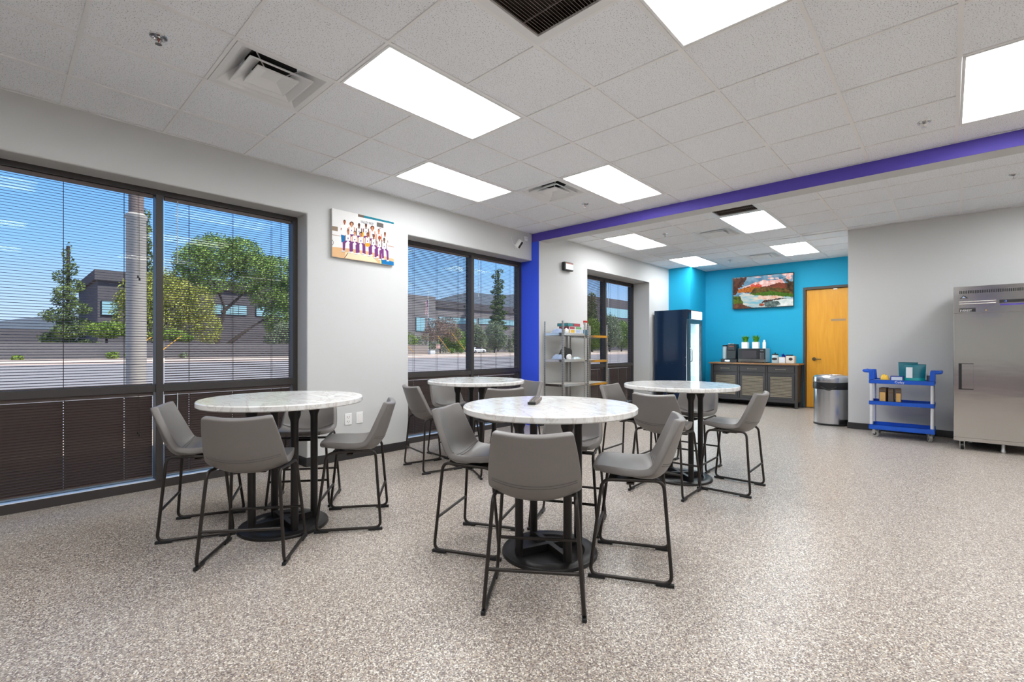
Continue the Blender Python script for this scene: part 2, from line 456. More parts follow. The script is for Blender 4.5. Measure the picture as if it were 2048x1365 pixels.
# ------------------------------------------------------------------ ceiling
lights1 = [(0, 0), (2, 2), (4, 0), (0, -3), (4, -5), (-4, 0), (-4, -4), (0, -7), (4, -9), (-4, -8), (-4, 2.0)]  # trailing entries are unseen panels put in to light the room
lights1 = lights1[:-1]
vents1 = {(-1, 1): 'd', (4, 1): 'd', (0, -2): 'r'}
lights2 = [(0, 2), (0, -1), (4, 2), (4, -1), (0, -6), (0, -10)]  # last pair is out of view, added only for extra light
vents2 = {(1, 0): 'd', (5, 0): 'd', (-1, -1): 'r'}
def tiles(mb, grid, ox, oy, xa, xb, ya, yb, hole, lit):
    i0 = math.floor((xa - ox) / G); i1 = math.ceil((xb - ox) / G)
    j0 = math.floor((ya - oy) / G); j1 = math.ceil((yb - oy) / G)
    for i in range(i0, i1):
        for j in range(j0, j1):
            x0, x1 = max(xa, ox + i * G), min(xb, ox + (i + 1) * G)
            y0, y1 = max(ya, oy + j * G), min(yb, oy + (j + 1) * G)
            if x1 - x0 < 1e-4 or y1 - y0 < 1e-4 or (i, j) in hole: continue
            mb.poly([(x0, y0, CZ + 0.007), (x0, y1, CZ + 0.007), (x1, y1, CZ + 0.007), (x1, y0, CZ + 0.007)])
    hw = 0.012
    for i in range(i0, i1 + 1):
        x = ox + i * G
        if not xa < x < xb: continue
        j = j0
        while j < j1:
            if (i - 1, j) in lit: j += 1; continue
            k = j
            while k + 1 < j1 and (i - 1, k + 1) not in lit: k += 1
            ys, ye = max(ya, oy + j * G), min(yb, oy + (k + 1) * G)
            if ye > ys: grid.box(x - hw * 0.8, x + hw * 0.8, ys, ye, CZ + 0.0005, CZ + 0.03)
            j = k + 1
    for j in range(j0, j1 + 1):
        y = oy + j * G
        if ya < y < yb: grid.box(xa, xb, y - hw, y + hw, CZ, CZ + 0.03)
    # wall angle
    grid.box(xa, xb, yb - 0.022, yb, CZ, CZ + 0.004); grid.box(xa, xb, ya, ya + 0.022, CZ, CZ + 0.004)
    grid.box(xa, xa + 0.022, ya, yb, CZ, CZ + 0.004); grid.box(xb - 0.022, xb, ya, yb, CZ, CZ + 0.004)
hole1 = set(vents1) | {(i + k, j) for (i, j) in lights1 for k in (0, 1)}
hole2 = set(vents2) | {(i + k, j) for (i, j) in lights2 for k in (0, 1)}
tm, gm = MB(), MB()
tiles(tm, gm, OX, OY, XL, XM, YN, Y1, hole1, set(lights1))
tiles(tm, gm, OX2, OY2, 5.84, XR, YN, Y2, hole2, set(lights2))
tiles(tm, gm, OX2, OY2, XR, XB, 1.10, Y2, hole2, set(lights2))
ceil = struct(tm.build('ceiling', M['tile']))
struct(gm.build('trim_4', M['teebar']))

def ceiling_light(ox, oy, i, j, label):
    cx, cy = ox + (i + 1) * G, oy + (j + 0.5) * G
    t = thing('ceiling_light', label, 'ceiling light', (cx, cy, CZ), 0, 'fluorescent ceiling panels')
    f = MB(); X, Y, wd = G - 0.014, G / 2 - 0.014, 0.016
    f.box(-X, X, -Y, -Y + wd, 0.0, 0.05); f.box(-X, X, Y - wd, Y, 0.0, 0.05)
    f.box(-X, -X + wd, -Y + wd, Y - wd, 0.0, 0.05); f.box(X - wd, X, -Y + wd, Y - wd, 0.0, 0.05)
    f.build('light_frame', M['white_metal'], t)
    l = MB(); l.box(-X + wd, X - wd, -Y + wd, Y - wd, 0.008, 0.02)
    l.build('diffuser', M['lens'], t)
    return t
names1 = ['largest ceiling light panel, above the team picture side of the room', 'ceiling light panel nearest the window wall before the purple beam',
          'ceiling light panel beside the square vent, just before the purple beam', 'ceiling light panel cut by the top edge, right of the return grille',
          'ceiling light panel cut by the right edge of the photo above the purple beam']
names2 = ['long ceiling light panel behind the purple beam, nearest the far window', 'ceiling light panel behind the purple beam touching the slatted return grille',
          'smallest ceiling light panel close to the blue corner column', 'ceiling light panel nearest the blue wall above the door side']
for k, (i, j) in enumerate(lights1):
    ceiling_light(OX, OY, i, j, names1[k] if k < 5 else 'extra ceiling light panel added out of view behind the camera')
for k, (i, j) in enumerate(lights2):
    ceiling_light(OX2, OY2, i, j, names2[k] if k < 4 else 'extra ceiling light panel added out of view beyond the purple beam')

def diffuser_vent(ox, oy, i, j, label):
    cx, cy = ox + (i + 0.5) * G, oy + (j + 0.5) * G
    t = thing('ceiling_diffuser', label, 'air vent', (cx, cy, CZ), 0, 'square ceiling air diffusers')
    def ring(r0, z0, r1, z1, m=None):
        q = m or MB()
        for k in range(4):
            a = PI / 4 + k * PI / 2; b_ = a + PI / 2
            s2 = math.sqrt(2)
            q.poly([(r0 * s2 * math.cos(a), r0 * s2 * math.sin(a), z0), (r0 * s2 * math.cos(b_), r0 * s2 * math.sin(b_), z0),
                    (r1 * s2 * math.cos(b_), r1 * s2 * math.sin(b_), z1), (r1 * s2 * math.cos(a), r1 * s2 * math.sin(a), z1)])
        return q
    h = G / 2 - 0.013
    q = ring(h, 0.0, h - 0.035, 0.003); ring(h - 0.035, 0.003, 0.15, 0.10, q); ring(h, 0.0, h, 0.02, q)
    q.build('outer_pan', M['white_metal'], t)
    q = MB(); q.lathe([(0.155, 0.099), (0.155, 0.3), (0.0, 0.3)], seg=32); q.build('duct_neck', M['void'], t)
    q = ring(0.195, -0.004, 0.188, -0.004); ring(0.188, -0.004, 0.105, 0.05, q); ring(0.195, -0.004, 0.195, 0.004, q); ring(0.195, 0.004, 0.105, 0.058, q)
    q.build('middle_cone', M['white_metal'], t)
    q = ring(0.128, -0.004, 0.12, -0.004); ring(0.128, -0.004, 0.128, 0.004, q); ring(0.12, -0.004, 0.05, 0.03, q); ring(0.05, 0.03, 0.0001, 0.03, q); ring(0.128, 0.004, 0.05, 0.038, q)
    q.build('inner_cone', M['white_metal'], t)
    for sx in (-1, 1):
        for sy in (-1, 1): MB().bar((sx * 0.06, sy * 0.06, 0.03), (sx * 0.17, sy * 0.17, 0.09), 0.008, 0.003).build('hanger_strap', M['white_metal'], t)
    return t
def return_grille(ox, oy, i, j, label):
    cx, cy = ox + (i + 0.5) * G, oy + (j + 0.5) * G
    t = thing('return_grille', label, 'air vent', (cx, cy, CZ), 0, 'slatted ceiling return grilles')
    h = G / 2 - 0.013; q = MB(); e = 0.05
    q.box(-h, h, -h, -h + e, -0.002, 0.012); q.box(-h, h, h - e, h, -0.002, 0.012); q.box(-h, -h + e, -h + e, h - e, -0.002, 0.012); q.box(h - e, h, -h + e, h - e, -0.002, 0.012)
    q.build('grille_frame', M['white_metal'], t)
    q = MB(); n = 26
    for k in range(n):
        y = -h + e + (k + 0.5) * (2 * (h - e)) / n
        q.obox((0, y, 0.008), (2 * (h - e), 0.014, 0.0012), Matrix.Rotation(math.radians(50), 3, 'X'))
    for x in (-0.12, 0.12): q.box(x - 0.002, x + 0.002, -h + e, h - e, 0.012, 0.02)
    q.build('louvers', mat('grille_louver', S(150, 142, 138), 0.5), t)
    q = MB(); q.box(-h, h, -h, h, 0.12, 0.14); q.box(-h, -h + 0.002, -h, h, 0.013, 0.12); q.box(h - 0.002, h, -h, h, 0.013, 0.12); q.box(-h, h, -h, -h + 0.002, 0.013, 0.12); q.box(-h, h, h - 0.002, h, 0.013, 0.12)
    q.build('plenum_box', mat('plenum', S(70, 62, 58), 0.9), t)
diffuser_vent(OX, OY, -1, 1, 'large square air diffuser near the left edge, beside the sprinkler head')
diffuser_vent(OX, OY, 4, 1, 'square air diffuser touching the light panel just before the purple beam')
return_grille(OX, OY, 0, -2, 'slatted return grille cut by the top edge of the photo')
diffuser_vent(OX2, OY2, 1, 0, 'square air diffuser behind the purple beam between two light panels')
diffuser_vent(OX2, OY2, 5, 0, 'smallest square air diffuser close to the blue wall')
return_grille(OX2, OY2, -1, -1, 'slatted return grille directly behind the purple beam')

def sprinkler(x, y, label):
    t = thing('sprinkler_head', label, 'sprinkler', (x, y, CZ + 0.007), 0, 'chrome ceiling sprinkler heads')
    q = MB(); q.lathe([(0.045, 0.0), (0.042, -0.006), (0.028, -0.010), (0.022, -0.004), (0.0, -0.004)], seg=28); q.build('escutcheon', M['chrome'], t, smooth=True)
    q = MB(); q.lathe([(0.010, -0.004), (0.010, -0.016), (0.0, -0.016)], seg=16)
    for sx in (-1, 1): q.tube(rpath([(sx * 0.007, 0, -0.014), (sx * 0.014, 0, -0.026), (sx * 0.003, 0, -0.042)], 0.01), 0.0025, 8)
    q.lathe([(0.0, -0.041), (0.017, -0.042), (0.017, -0.044), (0.0, -0.044)], seg=18); q.build('frame_and_deflector', M['chrome'], t, smooth=True)
    q = MB(); q.tube([(0, 0, -0.016), (0, 0, -0.040)], 0.0032, 8); q.build('glass_bulb', M['orange_light'], t)
sprinkler(0.619, 3.317, 'chrome sprinkler head near the left edge beside the large square diffuser')
sprinkler(4.934, 0.142, 'chrome sprinkler head on the right just before the purple beam')
sprinkler(4.896, 3.292, 'chrome sprinkler head between the square diffuser and the purple beam at left')
sprinkler(7.03, 3.243, 'chrome sprinkler head behind the beam beside the long light panel')
sprinkler(7.05, -0.489, 'chrome sprinkler head behind the beam at the right edge of the photo')
sprinkler(9.993, 3.239, 'farthest chrome sprinkler head, near the blue wall')

# ------------------------------------------------------------------ windows and blinds
def window(name, x0, x1, mull, ztop, yface, left_in=True):
    fr = MB(); yb = yface + 0.11; fw = 0.048
    o = MB()
    fr.box(x0, x1, yface, yb, ztop - 0.045, ztop); fr.box(x0, x1, yface, yb, 0.0, 0.07)
    fr.box(x0, x0 + fw, yface, yb, 0.07, ztop - 0.045); fr.box(x1 - fw, x1, yface, yb, 0.07, ztop - 0.045)
    for mx in mull: fr.box(mx - 0.026, mx + 0.026, yface - 0.012, yb, 0.07, ztop - 0.045)
    edges = [x0 + fw] + [q for mx in mull for q in (mx - 0.026, mx + 0.026)] + [x1 - fw]
    root = struct(MB().box(x0, x1, yb, yb + 0.02, 0.0, 0.02).build(name, M['bronze']))
    fr.build('window_frame', M['bronze'], root, bevel=0.002)
    tr = MB()
    for k in range(0, len(edges), 2): tr.box(edges[k], edges[k + 1], yface - 0.004, yb, 0.826, 0.888)
    tr.build('transom', M['bronze'], root, bevel=0.002)
    for k in range(0, len(edges), 2):
        for (za, zb) in ((0.07, 0.826), (0.888, ztop - 0.045)):
            MB().box(edges[k], edges[k + 1], yb - 0.03, yb - 0.024, za, zb).build('glass_pane', M['glass'], root)
    MB().box(x0, x1, yface + 0.003, yb - 0.032, 0.0703, 0.0745).build('sill_ledge', M['white_metal'], root)
    return edges
e1 = window('window_1', -0.28, 2.11, [0.936], 2.56, YG)
e2 = window('window_2', 3.33, XM - 0.003, [4.566], 2.56, YG)
e3 = window('window_3', 6.94, 9.26, [8.12], 2.585, YG)

SW, PITCH = 0.0254, 0.0213
def blind(x0, x1, zt, zb, tilt, label, closed=False, wand=True, cord_side=1):
    yc = YG + 0.034
    t = thing('window_blind', label, 'window blind', ((x0 + x1) / 2, yc, zb), 0, 'brown aluminium mini blinds')
    o = Vector(((x0 + x1) / 2, yc, zb)); a, c = x0 + 0.017, x1 - 0.017
    MB(o).box(a - 0.004, c + 0.004, yc - 0.014, yc + 0.014, zt - 0.030, zt).build('headrail', M['slat'], t, bevel=0.002)
    MB(o).box(a, c, yc - 0.012, yc + 0.012, zb, zb + 0.010).build('bottom_rail', M['slat'], t, bevel=0.002)
    fr = [0.17, 0.5, 0.83]; holes = [a + (c - a) * f for f in fr]
    sl = MB(o); z = zt - 0.045; ct, st = math.cos(tilt), math.sin(tilt)
    us = (-0.5, -0.16, 0.16, 0.5)
    def pt(x, u):
        y = u * SW; h = 0.0032 * (1 - (2 * u) ** 2)
        return (x, yc + y * ct - h * st, z + y * st + h * ct)
    while z > zb + 0.016:
        if closed:
            xs = [a]
            for hx in holes: xs += [hx - 0.0032, hx + 0.0032]
            xs.append(c)
        else: xs = [a, c]
        for k in range(len(xs) - 1):
            hole = closed and k % 2 == 1
            for r in range(3):
                if hole and r == 1: continue
                sl.add([pt(xs[k], us[r]), pt(xs[k + 1], us[r]), pt(xs[k + 1], us[r + 1]), pt(xs[k], us[r + 1])], [(0, 1, 2, 3)])
        z -= PITCH
    sl.build('slats', M['slat'], t, smooth=True)
    for hx in holes:
        q = MB(o)
        dx = 0.006 if closed else 0.0
        q.box(hx - 0.0013 + dx, hx + 0.0013 + dx, yc - 0.0145, yc - 0.0130, zb + 0.008, zt - 0.03)
        q.box(hx - 0.0013 + dx, hx + 0.0013 + dx, yc + 0.0130, yc + 0.0145, zb + 0.008, zt - 0.03)
        q.build('ladder_cord', M['cord'], t)
    L = (zt - zb)
    if wand:
        wx = a + 0.09 if cord_side > 0 else c - 0.09
        MB(o).tube([(wx, yc - 0.020, zt - 0.02), (wx, yc - 0.022, zt - 0.02 - min(0.55, L * 0.6))], 0.0035, 8).build('tilt_wand', M['clear'], t)
    wx = c - 0.10 if cord_side > 0 else a + 0.10
    q = MB(o); zl = zt - 0.02 - L * 0.42
    q.tube([(wx, yc - 0.018, zt - 0.02), (wx, yc - 0.02, zl)], 0.0012, 6); q.tube([(wx + 0.006, yc - 0.018, zt - 0.02), (wx + 0.010, yc - 0.02, zl - 0.02)], 0.0012, 6)
    pc = q.build('pull_cord', M['cord'], t)
    q = MB(o)
    for (qx, qz) in ((wx, zl), (wx + 0.010, zl - 0.02)): q.lathe([(0.002, 0.0), (0.006, -0.006), (0.0075, -0.022), (0.0, -0.024)], (qx, yc - 0.02, qz), 10)
    q.build('tassel', M['plastic_black'], pc)
R = math.radians
CL = R(-64)
blind(e1[0], e1[1], 2.515, 0.890, R(9), 'open upper blind of the left window, at the left edge of the photo')
blind(e1[2], e1[3], 2.515, 0.890, R(19), 'open upper blind of the left window, over the big leafy tree')
blind(e1[0], e1[1], 0.826, 0.104, CL, 'closed lower blind of the left window, at the left edge of the photo', True)
blind(e1[2], e1[3], 0.826, 0.104, CL, 'closed lower blind of the left window, behind the left table', True)
blind(e2[0], e2[1], 2.515, 0.890, R(-5), 'open upper blind over the flagpole, right of the team picture')
blind(e2[2], e2[3], 2.515, 0.890, R(15), 'open upper blind beside the blue pillar')
blind(e2[0], e2[1], 0.826, 0.104, CL, 'closed lower blind right of the wall outlets, under the flagpole view', True)
blind(e2[2], e2[3], 0.826, 0.104, CL, 'closed lower blind beside the blue pillar behind the far table', True)
blind(e3[0], e3[1], 2.540, 0.890, R(-12), 'open upper blind behind the metal shelving rack')
blind(e3[2], e3[3], 2.540, 0.890, R(9), 'open upper blind between the shelving rack and the tall dark cooler')
blind(e3[0], e3[1], 0.826, 0.104, CL, 'closed lower blind behind the metal shelving rack', True)
blind(e3[2], e3[3], 0.826, 0.104, CL, 'closed lower blind left of the tall dark cooler', True)

# ------------------------------------------------------------------ door
dr = MB()
dr.box(XB - 0.02, XB + 0.11, DY1 - 0.05, DY1, 0, DZ); dr.box(XB - 0.02, XB + 0.11, DY0, DY0 + 0.05, 0, DZ); dr.box(XB - 0.02, XB + 0.11, DY0 + 0.05, DY1 - 0.05, DZ - 0.05, DZ)
d = struct(MB().box(XB + 0.03, XB + 0.075, DY0 + 0.053, DY1 - 0.053, 0.012, DZ - 0.053).build('door_1', M['door_wood']))
dr.build('door_frame', M['frame_brown'], d, bevel=0.003)
q = MB(); HX = XB + 0.03
q.tube([(HX, 1.985, 0.985), (HX - 0.012, 1.985, 0.985)], 0.034, 20); q.tube(rpath([(HX - 0.01, 1.985, 0.985), (HX - 0.055, 1.985, 0.985), (HX - 0.055, 1.86, 0.982)], 0.02), 0.0095, 10)
q.build('lever_handle', mat('aged_brass', S(96, 84, 66), 0.35, metal=0.8), d, smooth=True)
MB().box(HX - 0.004, HX, 1.46, 1.70, 1.735, 1.775).build('name_plate', M['plate_gold'], d)
MB().box(HX - 0.010, HX - 0.001, 1.60, 1.66, DZ - 0.075, DZ - 0.055).build('door_silencer', M['chrome'], d)

# ------------------------------------------------------------------ counter stools
def make_stool():
    t = thing('counter_stool', 'stool', 'stool', (0, 0, 0), 0, 'grey leather counter stools around the tables')
    P = [(.208, .540), (.204, .568), (.194, .576), (.10, .568), (.02, .552), (-.04, .534), (-.098, .521), (-.152, .547), (-.186, .620), (-.212, .710), (-.231, .775), (-.244, .817), (-.248, .830)]
    Wd = [.160, .166, .170, .184, .192, .196, .198, .199, .195, .186, .177, .170, .168]
    Eg = [.0, .0, .002, .008, .020, .040, .062, .070, .064, .051, .041, .036, .035]
    ss = [-1, -.95, -.8, -.55, -.28, 0, .28, .55, .8, .95, 1]; ns = len(ss) - 1; rows = []
    for i, (x, z) in enumerate(P):
        a = P[max(i - 1, 0)]; b2 = P[min(i + 1, len(P) - 1)]
        T = Vector((b2[0] - a[0], b2[1] - a[1])).normalized(); n = Vector((T.y, -T.x))
        row = []
        for s in ss:
            e = Eg[i] * abs(s) ** 2.2
            px, pz = x + n.x * e, z + n.y * e
            if i >= len(P) - 2: pz += 0.005 * s * s - 0.006 * abs(s) ** 12
            if i <= 2: px -= 0.014 * abs(s) ** 4
            row.append(Vector((px, s * Wd[i], pz)))
        rows.append(row)
    q = MB(); n1 = ns + 1
    vs = [v for r in rows for v in r]
    fs = [(i * n1 + k, i * n1 + k + 1, (i + 1) * n1 + k + 1, (i + 1) * n1 + k) for i in range(len(P) - 1) for k in range(ns)]
    q.add(vs, fs)
    o = q.build('seat_shell', M['leather'], t, smooth=True)
    bm = bmesh.new(); bm.from_mesh(o.data)
    up = sum((f.normal.z for f in bm.faces if f.calc_center_median().x > 0), 0.0)
    if up < 0:
        for f in bm.faces: f.normal_flip()
    bm.to_mesh(o.data); bm.free()
    so = o.modifiers.new('thick', 'SOLIDIFY'); so.thickness = 0.040; so.offset = -1; so.use_even_offset = False
    su = o.modifiers.new('smooth', 'SUBSURF'); su.levels = 2; su.render_levels = 2
    dg = bpy.context.evaluated_depsgraph_get()
    me = bpy.data.meshes.new_from_object(o.evaluated_get(dg)); o.modifiers.clear(); o.data = me
    me.polygons.foreach_set('use_smooth', [True] * len(me.polygons))
    bv = BVHTree.FromPolygons([v.co.copy() for v in me.vertices], [tuple(p.vertices) for p in me.polygons])
    # twin stitched seams: across the inside bend and around the outside of the bucket
    q = MB()
    def stitch(line):
        out = []
        for p in line:
            h, nn, _, _ = bv.find_nearest(p); out.append(h + nn * 0.0006)
        q.tube(out, 0.0016, 6)
    def along(i, f, k0, k1, off=0.0):
        ln = []
        m = 28
        for c in range(m + 1):
            u = k0 + (k1 - k0) * c / m; k = min(ns - 1, int(u)); g = u - k
            a = rows[i][k].lerp(rows[i][k + 1], g); b2 = rows[i + 1][k].lerp(rows[i + 1][k + 1], g)
            T = (b2 - a).normalized(); ln.append(a.lerp(b2, f) + Vector((-T.z, 0, T.x)) * off)
        return ln
    for f in (0.35, 0.62): stitch(along(6, f, 0.3, ns - 0.3))
    for f in (0.55, 0.75): stitch(along(7, f, 0.3, ns - 0.3, 0.045))
    q.build('seam', M['thread'], t, smooth=True)
    for s in (-1, 1):
        pts = [(.205, .225 * s, .016), (-.205, .225 * s, .016), (-.165, .187 * s, .520), (.145, .187 * s, .506)]
        leg = MB().tube(rpath(pts, 0.045, 6, True), 0.0092, 10, True).build('sled_leg', M['iron'], t, smooth=True)
        for sx in (-1, 1):
            g = MB(); g.box(min(sx * 0.215, sx * 0.125), max(sx * 0.215, sx * 0.125), .225 * s - .011, .225 * s + .011, 0.0, 0.018)
            g.build('foot_glide', M['plastic_black'], leg, bevel=0.004)
    for x in (-.189, .182): MB().tube([(x, -.209, .20), (x, .209, .20)], 0.0085, 10).build('footrest_bar', M['iron'], t, smooth=True)
    q = MB()
    q.box(.085, .115, -.19, .19, .503, .512); q.box(-.06, .10, -.08, .08, .483, .489); q.box(-.02, .02, -.19, .19, .4895, .497)
    q.build('mounting_plate', M['iron'], t)
    return t

stools = [
    # x, y, heading, label
    (0.938, 3.674, -25.6, 'leftmost grey stool of all, side on against the closed window blinds'),
    (1.024, 3.000, 51, 'grey stool with its back to the camera at the left table'),
    (1.692, 3.066, 142, 'grey stool at the left table in front of the white wall with the outlets'),
    (1.643, 3.740, -128, 'grey stool mostly hidden behind the left table, facing the camera'),
    (2.032, 2.140, -65, 'grey stool left of the table that holds the remote, seat facing right'),
    (1.775, 1.474, 35.5, 'nearest grey stool, its back square to the camera at the centre table'),
    (2.398, 1.300, 116, 'grey stool right of the table that holds the remote, seen in profile'),
    (2.655, 1.920, -155, 'grey stool facing the camera under the far rim of the centre table'),
    (2.970, 3.833, -12, 'grey stool left of the far table, below the flagpole window'),
    (3.28, 3.21, 62, 'grey stool seen from behind between the far table and the centre table'),
    (3.87, 3.52, 165, 'grey stool right of the far table beside the blue pillar'),
    (3.53, 4.15, -95, 'grey stool behind the far table against the window blind'),
    (3.818, 1.760, 2.3, 'grey stool with its back to the camera at the right hand table'),
    (4.286, 1.376, 92, 'rightmost grey stool, in profile in front of the charcoal sideboard'),
    (4.785, 1.930, 180, 'grey stool facing the camera behind the right hand table'),
    (4.25, 2.32, -88, 'grey stool left of the right hand table, in front of the far window blind'),
]
st0 = make_stool()
for k, (x, y, a, lab) in enumerate(stools):
    o = st0 if k == 0 else copy_tree(st0)
    o.location = (x, y, 0); o.rotation_euler = (0, 0, R(a)); o['label'] = lab

# ------------------------------------------------------------------ tables
def make_table():
    t = thing('pedestal_table', 'table', 'table', (0, 0, 0), 0, 'round marble topped counter tables')
    RT = 0.507
    MB().lathe([(0, .830), (RT - .006, .830), (RT, .836), (RT, .861), (RT - .006, .867), (0, .867)], seg=96).build('tabletop', M['marble'], t, smooth=True)
    MB().lathe([(0, .012), (.196, .012), (.206, .022), (.258, .026), (.268, .019), (.276, .018), (.281, .009), (.281, 0.0), (0, 0.0)], seg=72).build('base_plate', M['black'], t, smooth=True)
    for k in range(2):
        a = k * PI / 2; m = Matrix.Rotation(a, 3, 'Z')
        MB().obox((0, 0, .0335 if k == 0 else .033), (.40, .034, .043), m).build('base_crossbar', M['black'], t, bevel=0.002)
        MB().obox((0, 0, .816 if k == 0 else .8155), (.62, .034, .028), m).build('top_crossbar', M['black'], t, bevel=0.002)
    for k in range(4):
        a = k * PI / 2; c = (.2 * math.cos(a), .2 * math.sin(a), 0)
        MB().lathe([(.024, .014), (.024, .715), (.026, .735), (.037, .765), (.038, .80), (.036, .803), (0, .803)], c, 20).build('column', M['black'], t, smooth=True)
    return t
tb0 = make_table()
tables = [(1.314, 3.314, 86, 'round marble topped table by the left window, below the team picture'),
          (2.206, 1.733, 68, 'nearest round marble topped table, with the remote control on it'),
          (3.419, 3.667, 63, 'farthest round marble topped table, in front of the flagpole window'),
          (4.289, 1.832, 50, 'round marble topped table on the right, in front of the tall dark cooler')]
for k, (x, y, a, lab) in enumerate(tables):
    o = tb0 if k == 0 else copy_tree(tb0)
    o.location = (x, y, 0); o.rotation_euler = (0, 0, R(a)); o['label'] = lab

# remote control on the centre table
t = thing('remote_control', 'dark grey remote control lying on the centre marble table', 'remote control', (2.195, 1.835, .8675), R(26))
pr = [(-.085, .002), (-.02, .0), (.03, .006), (.085, .012), (.088, .030), (.06, .034), (0, .026), (-.083, .014)]
MB().prism([(x, -.024, z) for x, z in pr], (0, .048, 0)).build('remote_body', mat('remote_shell', S(112, 98, 92), 0.4), t, bevel=0.003)
MB().box(-.0865, -.070, -.0245, .0245, .0015, .0165).build('end_cap', M['plastic_black'], t, bevel=0.002)
q = MB()
for i in range(8):
    for j in range(3):
        x = -.062 + i * .016; z = .0165 + (x + .083) * .145
        q.box(x - .004, x + .004, -.015 + j * .015 - .004, -.015 + j * .015 + .004, z - 0.002, z + 0.004)
q.build('buttons', mat('remote_button', S(150, 146, 144), 0.5), t)

# ------------------------------------------------------------------ wall mounted things
def flat_print(name, parent, polys, mapper, prefix, emissive=None):
    # one mesh, one material per printed colour; polygons lie on hair-thin successive layers
    q = MB(parent.location); mats = []; idx = {}
    for li, (pts, col) in enumerate(polys):
        key = col
        if key not in idx:
            idx[key] = len(mats)
            if isinstance(col[0], tuple):
                c1, c2, sc = col[0], col[1], col[2]
                mats.append(emis2(prefix + str(len(mats)), S(*c1), S(*c2), sc, emissive, col[3] if len(col) > 3 else (1, 1, 1)) if emissive else mat(prefix + str(len(mats)), S(*c1), 0.6))
            else:
                mats.append(emis(prefix + str(len(mats)), S(*col), emissive) if emissive else mat(prefix + str(len(mats)), S(*col), 0.65, spec=0.2))
        q.poly([mapper(u, v, li) for (u, v) in pts], idx[key])
    return q.build(name, mats, parent)

# team picture canvas
TX0, TX1, TZ0, TZ1, TY = 2.357, 3.104, 2.158, 2.662, Y1 - 0.035
t = thing('wall_picture', 'canvas print of a basketball team, on the white wall between the windows', 'picture', (TX0, Y1, TZ0))
MB(t.location).box(TX0, TX1, TY, Y1 - 0.001, TZ0, TZ1).build('canvas_block', mat('canvas_edge', S(196, 194, 190), 0.8), t, bevel=0.002)
def zq(X, Y):
    u = (X - 150) / 1243.0
    u2 = u * 1.0
    yt = 135 + 255 * u; yb = 1095 + 155 * u
    return (min(1, max(0, u2)), min(1, max(0, (yb - Y) / (yb - yt))))
polys = []
def zp(col, *pts): polys.append(([zq(*p) for p in pts], col))
def ell(col, X, Y, rx, ry, n=12):
    zp(col, *[(X + rx * math.cos(2 * PI * k / n), Y + ry * math.sin(2 * PI * k / n)) for k in range(n)])
polys.append(([(0, 0), (1, 0), (1, 1), (0, 1)], (226, 224, 222)))
zp((214, 170, 126), (150, 905), (500, 930), (900, 985), (1393, 1120), (1393, 1250), (150, 1095))
zp((232, 206, 172), (400, 1000), (900, 1040), (1050, 1200), (380, 1118))
zp((100, 62, 40), (375, 1112), (440, 1015), (452, 1017), (388, 1118))
zp((108, 92, 80), (640, 235), (760, 262), (760, 312), (640, 288))
zp((18, 118, 138), (760, 262), (1393, 395), (1393, 432), (760, 310))
zp((92, 88, 86), (1022, 392), (1165, 422), (1165, 508), (1022, 480))
zp((164, 60, 50), (1068, 500), (1110, 506), (1105, 522), (1075, 516))
zp((140, 122, 104), (150, 488), (255, 505), (255, 592), (150, 578))
zp((150, 96, 56), (150, 658), (310, 684), (310, 692), (150, 668))
zp((150, 96, 56), (1250, 850), (1393, 876), (1393, 890), (1250, 862))
zp((14, 104, 160), (1112, 1112), (1393, 1175), (1393, 1250), (1125, 1222))
zp((226, 206, 120), (1085, 1112), (1112, 1112), (1125, 1222), (1095, 1218))
zp((14, 104, 160), (312, 655), (392, 672), (392, 800), (322, 810))
ell((60, 58, 56), 150, 820, 26, 55)
ell((226, 224, 222), 150, 820, 18, 44)
skins = [(150, 84, 52), (184, 112, 74), (112, 66, 44), (206, 142, 104), (132, 76, 50), (196, 126, 88), (92, 56, 40)]
for k, (X, Y, kind) in enumerate([(380, 400, 'c'), (515, 440, 'a'), (660, 460, 'p'), (800, 462, 'p'), (930, 512, 'a'), (1065, 568, 'h'), (1197, 628, 'c')]):
    sk = skins[(k * 3) % 7]
    bot = Y + 250
    if kind == 'c':
        zp((232, 230, 226), (X - 62, Y + 66), (X - 22, Y + 46), (X + 22, Y + 46), (X + 62, Y + 66), (X + 66, Y + 190), (X + 52, bot), (X - 52, bot), (X - 68, Y + 190))
        zp(sk, (X - 70, Y + 120), (X - 52, Y + 120), (X - 60, Y + 170), (X - 72, Y + 168))
        zp(sk, (X + 52, Y + 120), (X + 70, Y + 126), (X + 72, Y + 178), (X + 56, Y + 168))
    else:
        zp(sk, (X - 62, Y + 66), (X - 20, Y + 46), (X + 20, Y + 46), (X + 62, Y + 66), (X + 66, Y + 220), (X - 66, Y + 220))
        zp((240, 238, 240), (X - 42, Y + 60), (X - 20, Y + 52), (X, Y + 72), (X + 20, Y + 52), (X + 42, Y + 60), (X + 46, Y + 215), (X - 46, Y + 215))
        zp((96, 46, 110), (X - 48, Y + 205), (X + 48, Y + 205), (X + 50, bot), (X - 50, bot))
        zp((120, 110, 150), (X - 10, Y + 112), (X + 10, Y + 112), (X + 10, Y + 140), (X - 10, Y + 140))
    if kind == 'a': ell((96, 50, 34), X, Y - 6, 42, 46)
    else: ell((48, 32, 28), X, Y - 10, 24, 34)
    ell(sk, X, Y + 6, 22, 36)
    zp(sk, (X - 11, Y + 30), (X + 11, Y + 30), (X + 13, Y + 56), (X - 13, Y + 56))
zp((236, 168, 40), (720, 596), (752, 596), (752, 690), (720, 690))
